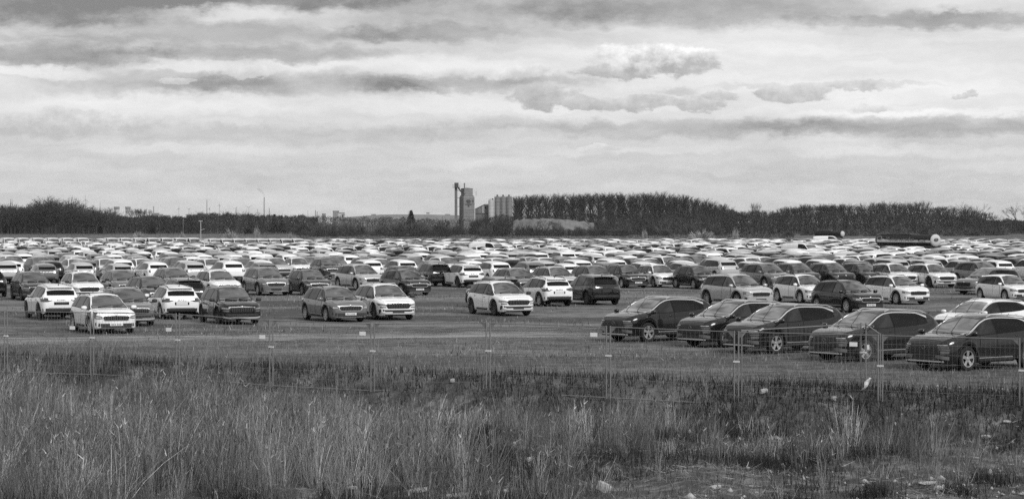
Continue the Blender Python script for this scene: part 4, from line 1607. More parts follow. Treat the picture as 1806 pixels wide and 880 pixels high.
def plant_segs(rng, h, n_main, spread, twig):
    segs = []
    for i in range(n_main):
        az = rng.uniform(0, 2 * math.pi)
        ln = abs(rng.normal(0, spread))
        top = h * rng.uniform(.55, 1.0)
        p = np.array([rng.normal(0, .03), rng.normal(0, .03), -.05])
        d = np.array([math.cos(az) * ln, math.sin(az) * ln, 1.0])
        d /= np.linalg.norm(d)
        r = .008 * rng.uniform(.8, 1.3)
        ns = 5
        for s in range(ns):
            d = d + rng.normal(0, .07, 3)
            d /= np.linalg.norm(d)
            q = p + d * top / ns
            segs.append((*p, *q, r, r * .8))
            r *= .8
            if s > 0:
                for t in range(twig):
                    e = d + rng.normal(0, .45, 3)
                    e[2] = abs(e[2]) * .8 + .25
                    e /= np.linalg.norm(e)
                    b = p + (q - p) * rng.rand()
                    segs.append((*b, *(b + e * top * rng.uniform(.08, .22)), r * .6, r * .25))
            p = q
    return segs


def build_weeds():
    rng = np.random.RandomState(8)
    spec = [(-7.40, 46.0, 1.6, 9, .25, 'tall pale branching weed standing alone at the left'), (-5.2, 47.5, 1.5, 7, .15, 'slender pale weed right of the tall one at the left'),
            (-3.45, 44.0, 1.45, 14, .35, 'wide fan of dry stems left of the middle of the waste ground'), (-1.9, 44.0, 1.2, 8, .3, 'low fan of dry stems near the bottom, left of the middle'),
            (-.9, 43.5, 1.15, 6, .2, 'thin dry weed bending right near the middle of the waste ground'), (.25, 51.0, 1.5, 5, .18, 'tall thin weed before the dark bank at the middle'),
            (3.1, 47.5, 1.1, 6, .2, 'dry weed on the bank slope right of the middle'), (4.9, 41.5, .85, 12, .4, 'bushy dry weed at the bottom right of the middle'),
            (6.3, 46.0, 1.2, 8, .25, 'dry weed below the fence corner'), (8.6, 46.0, 1.4, 7, .2, 'dry weed below the dark grey crossover'),
            (-8.6, 45.0, 1.2, 8, .2, 'dry weed at the left edge of the waste ground'), (5.2, 60.2, 1.0, 6, .18, 'dry weed in front of the fence row, left of the corner'),
            (10.4, 58.2, 1.3, 5, .15, 'tall thin weed in front of the dark grey crossover'), (-6.2, 42.0, 1.0, 10, .3, 'dry weed at the bottom left')]
    for x, y, h, n, sp, lab in spec:
        v, f = prisms(plant_segs(rng, h, n, sp, 3))
        o = obj('dry_weed', mesh_np('dry_weed', v, f, M['weed']), loc=(x, y, float(ground_z(x, y))))
        tag(o, lab, 'weed', 'single dry weeds on the waste ground')


def build_stones():
    rng = np.random.RandomState(17)

    def place(px, py):
        for y in np.arange(78, 36, -.1):
            x = (px - 903) / FOC * y
            if 392 + FOC * (CAM_H - float(ground_z(x, y))) / y >= py:
                return x, y
        return x, y
    spec = [(1065, 868, .32, .22, .20, 'pale upright stone at the bottom edge right of the middle'), (800, 877, .62, .25, .08, 'flat pale slab at the bottom edge'),
            (738, 866, .4, .25, .07, 'small flat slab left of the pale slab at the bottom edge'), (178, 838, .22, .10, .05, 'white scrap of rubble in the grass at the lower left'),
            (130, 876, .3, .2, .12, 'rounded stone at the bottom left edge'), (1015, 770, .16, .12, .12, 'white stone on the slope right of the middle'),
            (906, 843, .20, .12, .06, 'small pale stone left of the upright one'), (930, 812, .34, .2, .04, 'thin grey slab lying in the grass near the middle'),
            (1262, 861, .26, .16, .06, 'flat pale stone at the lower right'), (1636, 854, .42, .18, .06, 'long flat stone at the lower right corner'),
            (1655, 864, .22, .15, .07, 'small stone below the long flat one'), (1347, 690, .28, .16, .12, 'pale lump on the bank top below the fence row'),
            (1472, 703, .15, .12, .11, 'small white stone on the bank under the corner post'), (1579, 749, .10, .08, .08, 'tiny white stone on the bank face at the right'),
            (1776, 746, .26, .12, .06, 'pale flat stone on the bank at the right edge'), (1740, 770, .3, .14, .08, 'grey stone low on the bank at the right edge'),
            (798, 672, .14, .1, .1, 'small white stone on the dark bank left of the middle'), (620, 862, .3, .2, .06, 'pale rubble at the bottom, left of the middle')]
    for px, py, a, b, c, lab in spec:
        x, y = place(px, py)
        bm = bmesh.new()
        bmesh.ops.create_icosphere(bm, subdivisions=2, radius=1)
        ph = rng.rand(3) * 9
        for v in bm.verts:
            d = 1 + .22 * math.sin(3.1 * v.co.x + ph[0]) * math.sin(2.7 * v.co.y + ph[1]) + rng.normal(0, .07)
            v.co = Vector((max(-.75, min(.75, v.co.x * d)) * a * .62, max(-.78, min(.78, v.co.y * d)) * b * .62, max(-.7, min(.72, v.co.z * d)) * c * .8))
        me = bpy.data.meshes.new('stone')
        bm.to_mesh(me)
        bm.free()
        me.materials.append(M['stone'])
        o = obj('stone', me, loc=(x, y, float(ground_z(x, y)) + c * .45))
        o.rotation_euler = (rng.normal(0, .15), rng.normal(0, .15), rng.uniform(0, 6))
        tag(o, lab, 'stone', 'pale stones and rubble on the waste ground')
    # a torn strip of white film caught on the bank below the corner
    x, y = place(1518, 690)
    V, F_ = [], []
    for i in range(9):
        t = i / 8
        V += [(.22 * t + .03 * math.sin(7 * t), .02 * math.cos(9 * t), .03 + .34 * t), (.22 * t + .09 + .02 * math.sin(5 * t), .03, .02 + .33 * t)]
    for i in range(8):
        F_.append((2 * i, 2 * i + 1, 2 * i + 3, 2 * i + 2))
    o = obj('plastic_scrap', mesh('plastic_scrap', V, F_, [M['sign']], smooth=True), loc=(x, y, float(ground_z(x, y))))
    sm = o.modifiers.new('thickness', 'SOLIDIFY')
    sm.thickness = .004
    tag(o, 'torn white plastic strip standing in the grass left of the corner post', 'scrap')


# ------------------------------------------------------------------ fence
def build_fence():
    P = []
    offs = [157, 159, 162, 173, 179, 177.5, 184.5, 193.5, 199.5, 206]
    pxs = [10, 162, 313, 478, 657, 861, 1073, 1299, 1553, 1803]
    for i, (p, o) in enumerate(zip(pxs, offs)):
        y = 72 - i * 15.5 / 9
        P.append(((p - 903) / FOC * y, y, CAM_H - o * y / FOC))
    P = [(P[0][0] - 3.2, P[0][1] + 1.8, 1.57)] + P + [(P[-1][0] + 3.2, P[-1][1] - 1.9, 1.48)]
    names = ['cut off by the left edge', 'first from the left, before the white tail-first SUV', 'before the foremost white SUV', 'before the glossy black SUV', 'before the empty ground left of the middle',
             'before the close pair of SUVs', 'before the lone white SUV', 'left of the dark crossovers', 'before the dark crossovers, up to the corner post', 'before the dark grey crossover', 'cut off by the right edge']

    def panel(a, b, label, ga=True):
        a, b = np.array(a), np.array(b)
        d = b - a
        L_ = np.linalg.norm(d[:2])
        u = d / L_
        root = empty('fence_panel', tuple((a + b) / 2 - np.array([0, 0, 2.0])))
        o = -(np.array(root.location))
        tag(root, label, 'fence', 'wire mesh fence panels along the bank')
        a0, b0 = a + u * .06, b - u * .06
        dn = np.array([0, 0, -1.95])

        def part(nm, segs, mat, sides=6):
            s = np.array([(*(np.array(p) + o), *(np.array(q) + o), r, r2) for p, q, r, r2 in segs])
            v, f = prisms(s, sides)
            return obj(nm, mesh(nm, v, f, [mat], smooth=sides > 4), root)
        part('post', [(a0 + dn, a0 + np.array([0, 0, .03]), .021, .021)], M['galv'], 8)
        part('post', [(b0 + dn, b0 + np.array([0, 0, .03]), .021, .021)], M['galv'], 8)
        part('top_rail', [(a0, b0, .015, .015)], M['galv'])
        part('bottom_rail', [(a0 + dn * .985, b0 + dn * .985, .017, .017)], M['galv'])
        w = []
        n = int(L_ / .125)
        for i in range(1, n):
            p = a0 + (b0 - a0) * i / n
            w.append((p, p + dn * .94, .0024, .0024))
        for zz in np.arange(.22, 1.8, .24):
            p, q = a0 - np.array([0, 0, zz]), b0 - np.array([0, 0, zz])
            w.append((p, q, .003, .003))
        part('wire_mesh', w, M['wire'], 3)
        # small gusset plates in the upper corners
        for c0, s in ((a0, 1), (b0, -1)):
            q0 = c0 + u * .02 * s + o
            V = []
            for dy in (-.004, .004):
                nn = np.array([-u[1], u[0], 0]) * dy
                V += [q0 + nn + np.array([0, 0, -.012]), q0 + u * .15 * s + nn + np.array([0, 0, -.012]), q0 + nn + np.array([0, 0, -.17])]
            obj('corner_gusset', mesh('corner_gusset', V, [(0, 1, 2), (5, 4, 3), (0, 3, 4, 1), (1, 4, 5, 2), (2, 5, 3, 0)], [M['galv']]), root)
        # clip that ties it to the next panel
        cz = b + np.array([0, 0, -.78]) + o
        v, f = box_vf(-.08, .08, -.03, .03, -.022, .022)
        ang = math.atan2(u[1], u[0])
        R_ = np.array([[math.cos(ang), -math.sin(ang), 0], [math.sin(ang), math.cos(ang), 0], [0, 0, 1]])
        obj('clamp', mesh('clamp', v @ R_.T + cz, f, [M['clamp']]), root)
        return u, a, b
    info = []
    for i in range(len(P) - 1):
        info.append(panel(P[i], P[i + 1], 'wire mesh fence panel ' + names[i]))
    # the short return at the corner and the second line of panels behind it
    c1 = ((1527 - 903) / FOC * 61.5, 61.5, CAM_H - 179 * 61.5 / FOC)
    p8, p9 = P[8], P[9]
    panel((p9[0] + .02, p9[1] + .08, p9[2] + .02), c1, 'short fence panel turned away from the viewer at the corner')
    panel((p8[0] + .1, p8[1] + .14, p8[2] + .03), (c1[0] - .06, c1[1] + .1, c1[2]), 'second fence panel behind the one before the dark crossovers')
    # white plates tied to the mesh
    for px, py, i, lab in ((128, 578, 1, 'small white plate on the fence before the foremost white SUV, left end'), (298, 581, 2, 'small white plate on the fence right of the foremost white SUV'),
                           (463, 594, 3, 'small white plate on the fence below the glossy black SUV'), (640, 588, 4, 'small white plate on the fence below the close pair'),
                           (1048, 590, 6, 'small white plate on the fence left of the dark crossovers'), (1506, 607, 8, 'small white plate on the fence before the black crossover wheel'),
                           (1532, 612, 8, 'narrow white tag on the corner fence post')):
        u, a, b = info[i]
        # point of the panel line seen at this picture column
        k1 = (px - 903) / FOC
        t = (k1 * a[1] - a[0]) / ((b[0] - a[0]) - k1 * (b[1] - a[1]))
        p = a + (b - a) * t
        z = CAM_H - (py - 392) * p[1] / FOC
        nrm = np.array([u[1], -u[0], 0])
        c = np.array([p[0], p[1], z]) + nrm * .02
        w_, h_ = (.105, .055) if 'narrow' not in lab else (.03, .06)
        V = [c + u * sx * w_ + np.array([0, 0, sz * h_]) + nrm * q for q in (0, .006) for sx, sz in ((-1, -1), (1, -1), (1, 1), (-1, 1))]
        o = obj('sign_plate', mesh('sign_plate', V, [(0, 3, 2, 1), (4, 5, 6, 7), (0, 1, 5, 4), (1, 2, 6, 5), (2, 3, 7, 6), (3, 0, 4, 7)], [M['sign']]))
        tag(o, lab, 'sign', 'white plates tied to the fence')

# ------------------------------------------------------------------ trees, shrubs, undergrowth
def at(px, py, D):
    return ((px - 903) / FOC * D, D, CAM_H - (py - 392) * D / FOC)


def tree_meshes(kind, seed):
    rng = np.random.RandomState(seed)
    trunk, br, tw0, tw1, tww = [], [], [], [], []

    def twigs(p, d, n, ln, w, spread):
        for _ in range(n):
            e = d + rng.normal(0, spread, 3)
            e /= np.linalg.norm(e)
            q = p + e * ln * rng.uniform(.5, 1.2)
            tw0.append(p)
            tw1.append(q)
            tww.append(w * rng.uniform(.6, 1.3))
    if kind == 'poplar':
        h = 15.0
        p = np.zeros(3)
        lean = rng.normal(0, .03, 2)
        for s in range(6):
            q = np.array([lean[0] * (s + 1) * 2, lean[1] * (s + 1) * 2, h * .9 * (s + 1) / 6])
            trunk.append((*p, *q, .30 * (1 - s / 6.5), .30 * (1 - (s + 1) / 6.5)))
            p = q
        for i in range(44):
            f = .30 + .62 * rng.rand() ** .8
            az = rng.uniform(0, 6.283)
            b = np.array([lean[0] * f * 12, lean[1] * f * 12, f * h * .9])
            sp = rng.uniform(.30, .75)
            d = np.array([math.cos(az) * sp, math.sin(az) * sp, 1.0])
            d /= np.linalg.norm(d)
            L_ = h * .27 * (1.1 - .62 * f) * rng.uniform(.6, 1.3)
            m_ = b + d * L_ * .55
            d2 = d + np.array([0, 0, .25]) + rng.normal(0, .12, 3)
            d2 /= np.linalg.norm(d2)
            e = m_ + d2 * L_ * .6
            br.append((*b, *m_, .06, .04))
            br.append((*m_, *e, .04, .012))
            for t in (.2, .4, .6, .8, 1.0):
                twigs(b + (m_ - b) * t, d, 2, .9, .034, .5)
                twigs(m_ + (e - m_) * t, d2, 4, .9, .030, .5)
    else:
        h = 11.0
        th = h * (.22 if kind == 'round' else .3)
        trunk.append((0, 0, -.1, 0, 0, th, .26, .20))

        def grow(p, d, L_, r, lev):
            q = p + d * L_
            (trunk if lev == 0 else br).append((*p, *q, r, r * .7))
            if lev >= 4 or L_ < .5:
                twigs(q, d, 6, .8, .034, .6)
                twigs((p + q) / 2, d, 4, .8, .034, .65)
                return
            for _ in range(3 if lev < 3 else 2):
                e = d + rng.normal(0, .42 if kind == 'round' else .30, 3) + np.array([0, 0, .10 if kind == 'round' else .3])
                e /= np.linalg.norm(e)
                grow(q, e, L_ * rng.uniform(.66, .9), r * .62, lev + 1)
        for i in range(4):
            az = i * 1.57 + rng.rand()
            s = .75 if kind == 'round' else .4
            d = np.array([math.cos(az) * s, math.sin(az) * s, 1.0])
            d /= np.linalg.norm(d)
            grow(np.array([0, 0, th * rng.uniform(.8, 1)]), d, h * .21, .13, 1)
    tv, tf = prisms(trunk, 6)
    bv, bf = prisms(br, 3)
    wv, wf = ribbons(np.array(tw0), np.array(tw1), np.array(tww), rng)
    cv, cf = cat_geo((bv, bf), (wv, wf))
    top = max(tv[:, 2].max(), cv[:, 2].max())
    return mesh_np('trunk', tv, tf, M['bark']), mesh_np('crown', cv, cf, M['twig']), top


def conifer_meshes(seed):
    rng = np.random.RandomState(seed)
    h = 8.0
    tv, tf = prisms([(0, 0, -.1, 0, 0, h, .18, .03)], 6)
    n = 2600
    z = h * (.10 + .9 * rng.rand(n) ** 1.3)
    R_ = (h - z) * .36 * (.6 + .5 * np.abs(np.sin(z * 4.5))) * np.sqrt(rng.rand(n))
    az = rng.uniform(0, 6.283, n)
    p0 = np.stack([R_ * np.cos(az), R_ * np.sin(az), z], 1)
    d = np.stack([np.cos(az) * .5, np.sin(az) * .5, rng.normal(-.1, .15, n)], 1)
    v, f = ribbons(p0, p0 + d, rng.uniform(.1, .25, n), rng)
    return mesh_np('trunk', tv, tf, M['bark']), mesh_np('crown', v, f, M['needle']), h


def shrub_mesh(seed, mat, dens=700):
    rng = np.random.RandomState(seed)
    n = dens
    az = rng.uniform(0, 6.283, n)
    el = np.arcsin(rng.rand(n))
    lob = 1 + .25 * np.sin(az * 3 + rng.rand() * 6) + .15 * np.sin(az * 5 + el * 4)
    r = lob * rng.rand(n) ** .45
    dirv = np.stack([np.cos(az) * np.cos(el), np.sin(az) * np.cos(el), np.sin(el)], 1)
    p1 = dirv * r[:, None] * np.array([1.15, 1.15, 1.0])
    p0 = p1 * (1 - rng.uniform(.15, .4, n))[:, None]
    v, f = ribbons(p0, p1 + rng.normal(0, .05, (n, 3)), rng.uniform(.03, .07, n), rng)
    sv, sf = prisms([(rng.normal(0, .05), rng.normal(0, .05), 0, math.cos(a) * .5, math.sin(a) * .5, .8, .03, .01) for a in rng.uniform(0, 6.28, 7)], 4)
    return mesh_np('stems', sv, sf, M['bark']), mesh_np('foliage', v, f, mat)


def put_plant(name, meshes, loc, scale, rz, label, cat, group, names=('trunk', 'crown')):
    r = empty(name, loc, rz)
    r.scale = scale
    tag(r, label, cat, group)
    for nm, me in zip(names, meshes):
        obj(nm, me, r)
    return r


def build_woods():
    rng = np.random.RandomState(77)
    pop = [tree_meshes('poplar', 100 + i) for i in range(5)]
    rnd = [tree_meshes('round', 200 + i) for i in range(5)]
    nar = [tree_meshes('narrow', 300 + i) for i in range(4)]
    con = [conifer_meshes(400 + i) for i in range(2)]

    def stand(name, lib, px, D, ytop, label, group, wide=1.0, cat='tree'):
        tm, cm, top = lib[rng.randint(len(lib))]
        X, Y, zt = at(px, ytop, D)
        s = zt / top
        put_plant(name, (tm, cm), (X, Y, 0), (s * wide, s * wide, s), rng.uniform(0, 6.28), label, cat, group)
    # the tall upright wood right of the silos
    prof = lambda x: float(np.interp(x, [898, 930, 1000, 1060, 1120, 1160, 1200, 1240, 1280, 1300], [345, 340, 339, 338, 337, 336, 341, 348, 358, 372]))
    for D, step, lift in ((930, 10.5, 0), (960, 13, 1), (1000, 12, 3)):
        x = 906 + rng.uniform(0, 6)
        while x < 1292:
            stand('poplar_tree', pop, x, D, prof(x) + lift + rng.normal(0, 1.6), 'bare upright poplar in the tall even wood right of the silos', 'poplars of the tall wood', 1.55)
            x += step * rng.uniform(.55, 1.6)
    # the wood at the left
    prof = lambda x: float(np.interp(x, [0, 15, 30, 60, 95, 130, 160, 185, 215], [357, 358, 362, 358, 352, 360, 369, 370, 378]))
    for D, step in ((842, 10), (880, 8), (920, 9)):
        x = 2 + rng.uniform(0, 6)
        while x < 205:
            stand('bare_tree', rnd, x, D, prof(x) + rng.normal(0, 5), 'bare spreading tree in the dark wood at the left', 'trees of the left wood', 1.5)
            x += step * rng.uniform(.3, 1.8)
    for x, y in ((195, 370), (236, 366), (246, 366), (255, 368), (293, 378)):
        stand('bare_tree', nar, x, 900, y, 'thin bare tree standing between the cooling towers and the left wood', 'thin trees by the cooling towers')
    for x, y in ((354, 370), (362, 371), (378, 372), (387, 368), (394, 372), (406, 373), (424, 370), (432, 370), (441, 371), (450, 374)):
        stand('bare_tree', rnd, x, 900, y, 'round bare tree in the low wood left of the smoking chimney', 'round trees of the low wood', 1.2)
    # the wood at the right
    prof = lambda x: float(np.interp(x, [1292, 1310, 1350, 1390, 1420, 1460, 1500, 1560, 1600, 1660, 1700, 1730, 1760], [370, 372, 371, 366, 361, 359, 362, 358, 361, 364, 370, 374, 384]))
    for D, step in ((880, 13), (925, 14)):
        x = 1294 + rng.uniform(0, 6)
        while x < 1756:
            stand('bare_tree', nar if rng.rand() < .7 else rnd, x, D, prof(x) + rng.normal(-1, 4.0), 'bare tree in the long wood at the right', 'trees of the right wood', 1.35)
            x += step * rng.uniform(.3, 1.8)
    for x, y, l in ((1715, 354, 'tallest bare tree standing out of the right wood'), (1703, 362, 'bare tree leaning beside the tallest one of the right wood'), (1801, 356, 'big bare tree alone at the right edge'), (1331, 356, 'thin lone tree rising in the dip between the two woods')):
        stand('bare_tree', rnd if x != 1331 else nar, x, 870, y, l, None, 1.25 if x != 1331 else .7)
    for x, y, l, w in ((725, 371, 'dark conifer standing alone above the shrubs left of the silos', .8), (484, 378, 'dark conifer in the low wood right of the smoking chimney', .8), (497, 380, 'smaller dark conifer beside another one in the low wood', .7), 
                       ):
        stand('conifer', con, x, 860, y, l, None, w * 1.2)

    # shrubs: pale, mid and dark ones along the far side of the lot
    kinds = {'pale': [shrub_mesh(500 + i, M['bush_light']) for i in range(2)], 'mid': [shrub_mesh(510 + i, M['bush_mid']) for i in range(3)], 'dark': [shrub_mesh(520 + i, M['twig']) for i in range(3)]}

    def shrub(kind, px, ytop, wpx, D, label, group=None):
        X, Y, z = at(px, ytop, D)
        w = wpx / FOC * D / 2.3
        lib = kinds[kind]
        put_plant('shrub', lib[rng.randint(len(lib))], (X, Y, 0), (w, w, z), rng.uniform(0, 6), label, 'shrub', group, ('stems', 'foliage'))
    for px, y, w, l in ((404, 406, 30, 'pale round shrub left of the van line, before the far wood'), (512, 410, 9, 'small pale shrub at the right end of the van line'), (246, 409, 22, 'pale shrub between the left wood and the lamp mast'), (321, 410, 13, 'small pale shrub left of the lamp mast'),
                        (453, 401, 13, 'small pale shrub in front of the low wood'), (1240, 405, 50, 'wide pale blossoming shrub before the tall wood'), (1296, 403, 13, 'small pale shrub right of the wide blossoming one'), (735, 390, 60, 'broad light shrub left of the silos'),
                        (1138, 405, 12, 'small pale shrub before the right end of the tall wood')):
        shrub('pale' if w < 55 else 'mid', px, y, w, 590 if w < 55 else 700, l)
    ever = shrub_mesh(530, M['needle'], 1600)
    for px, y, wpx, l in ((18, 363, 34, 'broad dark evergreen at the left edge of the left wood'), (176, 368, 12, 'dark evergreen at the right end of the left wood'), (268, 394, 17, 'round dark evergreen in front of the far wood'), (438, 401, 16, 'small round dark evergreen in front of the low wood')):
        X, Y, z = at(px, y, 850)
        put_plant('evergreen_tree', ever, (X, Y, 0), (wpx / FOC * 850 / 2.3, wpx / FOC * 850 / 2.3, z), 0, l, 'tree', None)
    for i in range(36):
        px = rng.uniform(530, 905)
        shrub(rng.choice(['mid', 'dark', 'dark', 'mid']), px, rng.uniform(388, 402) + (4 if 800 < px < 840 else 0), rng.uniform(22, 46), rng.uniform(690, 790), 'rounded shrub in the scrub left of the silos', 'scrub shrubs left of the silos')
    for i in range(9):
        px = rng.uniform(838, 905)
        shrub('dark', px, rng.uniform(381, 390), rng.uniform(18, 30), rng.uniform(790, 810), 'dark shrub growing against the foot of the silos', 'dark shrubs at the foot of the silos')
    for i in range(14):
        px = rng.uniform(1050, 1330)
        shrub(rng.choice(['mid', 'dark']), px, rng.uniform(386, 402), rng.uniform(25, 48), rng.uniform(720, 820), 'shrub at the foot of the tall wood', 'shrubs at the foot of the tall wood')
    for i in range(16):
        px = rng.uniform(1370, 1806)
        shrub(rng.choice(['mid', 'dark', 'mid']), px, rng.uniform(396, 407), rng.uniform(22, 50), rng.uniform(700, 780), 'shrub before the long wood at the right', 'shrubs before the right wood')
    for px, y, w in ((962, 384, 22), (975, 388, 18)):
        stand('bare_tree', rnd, px, 770, y, 'small bare tree in front of the sand mound', 'bare trees before the sand mound', 1.3)
    for i in range(18):
        px = rng.uniform(900, 1056)
        shrub(rng.choice(['dark', 'mid']), px, rng.uniform(394, 405), rng.uniform(16, 36), rng.uniform(720, 760), 'low dark shrub before the sand mound', 'low shrubs before the sand mound')

    # brushwood that fills the woods from the ground up: nobody could count it
    P0, P1, W_, T = [], [], [], []

    def fill(x0, x1, prof, D0, D1, n, ybase=411, tone=1.0, ln=1.0):
        n = int(n * 2.2)
        px = rng.uniform(x0, x1, n)
        D = rng.uniform(D0, D1, n)
        yt = np.interp(px, [p[0] for p in prof], [p[1] for p in prof]) + 2.2 * vnoise(px * .09, px * 0, 5) + 1.6 * vnoise(px * .3, px * 0, 6) + 2.5 * rng.rand(n) ** 3 * -1
        ztop = CAM_H - (yt - 392) * D / FOC
        z = ztop * rng.rand(n) ** .8
        X = (px - 903) / FOC * D
        p0 = np.stack([X, D, z], 1)
        d = (rng.normal(0, 1, (n, 3)) * np.array([.42, .42, .36]) + np.array([0, 0, .12])) * ln
        P0.append(p0)
        P1.append(p0 + d)
        W_.append(rng.uniform(.06, .20, n) * ln)
        T.append(tone * np.clip(rng.lognormal(0, .35, n), .4, 2) * (.8 + .45 * vnoise(px * .09, D * .05, 9)))
    fill(-230, 360, [(-230, 388), (-120, 381), (-40, 378), (60, 378), (120, 381), (200, 384), (360, 384)], 850, 930, 52000, tone=.75)
    fill(330, 560, [(330, 381), (400, 379), (470, 382), (520, 381), (560, 384)], 840, 930, 18000)
    fill(540, 905, [(540, 383), (700, 386), (790, 388), (905, 392)], 830, 900, 9000, tone=1.1)
    fill(895, 1300, [(895, 381), (1000, 381), (1060, 379), (1150, 379), (1200, 373), (1260, 372), (1300, 375)], 905, 990, 24000, tone=.8)
    fill(1040, 1300, [(1040, 392), (1120, 386), (1200, 382), (1300, 380)], 840, 900, 9000, tone=.9)
    fill(1280, 2050, [(1280, 378), (1340, 381), (1400, 379), (1460, 377), (1560, 378), (1650, 380), (1720, 384), (1760, 390), (1850, 390), (1950, 386), (2050, 388)], 840, 930, 58000, tone=.85)
    fill(1075, 1300, [(1075, 374), (1110, 368), (1150, 361), (1200, 359), (1250, 364), (1285, 372), (1300, 377)], 935, 985, 9000, tone=.9, ln=.8)
    fill(830, 905, [(830, 398), (850, 388), (870, 383), (905, 382)], 800, 812, 2500, tone=.9)
    fill(525, 1400, [(525, 409), (700, 407), (1000, 407), (1200, 409), (1400, 413)], 600, 630, 15000, tone=.7, ln=.5)
    fill(-230, 540, [(-230, 414), (540, 412)], 640, 700, 5000, tone=1.6, ln=.35)
    fill(1400, 2050, [(1400, 410), (2050, 409)], 640, 700, 5000, tone=1.7, ln=.35)
    v, f = ribbons(np.concatenate(P0), np.concatenate(P1), np.concatenate(W_), rng)
    tag(obj('undergrowth', mesh_np('undergrowth', v, f, M['brush'], tones=np.repeat(np.concatenate(T), 4))), 'dark brushwood filling the far woods and the hedge behind the lot', kind='stuff')


# ------------------------------------------------------------------ works, silos and what stands far off
def cyl(name, px0, px1, ytop, ybot, D, mat, parent, off, seg=20, cone=0.0):
    X, Y, zt = at((px0 + px1) / 2, ytop, D)
    zb = CAM_H - (ybot - 392) * D / FOC
    r = (px1 - px0) / FOC * D / 2
    pr = [(r, zb), (r, zt)] + ([(.001, zt + cone)] if True else [])
    v, f = lathe(pr, seg)
    v = v + np.array([X, Y, 0]) - off
    return obj(name, mesh(name, v, f, [mat], smooth=True), parent), (X, Y, zt, r)


def boxpx(name, x0, x1, y0, y1, D, depth, mat, parent, off, roof=None):
    X0, X1 = (x0 - 903) / FOC * D, (x1 - 903) / FOC * D
    z1, z0 = CAM_H - (y0 - 392) * D / FOC, CAM_H - (y1 - 392) * D / FOC
    v, f = box_vf(X0, X1, D, D + depth, z0, z1)
    return obj(name, mesh(name, v - off, f, [mat]), parent)


def edges_fix(o):
    return o


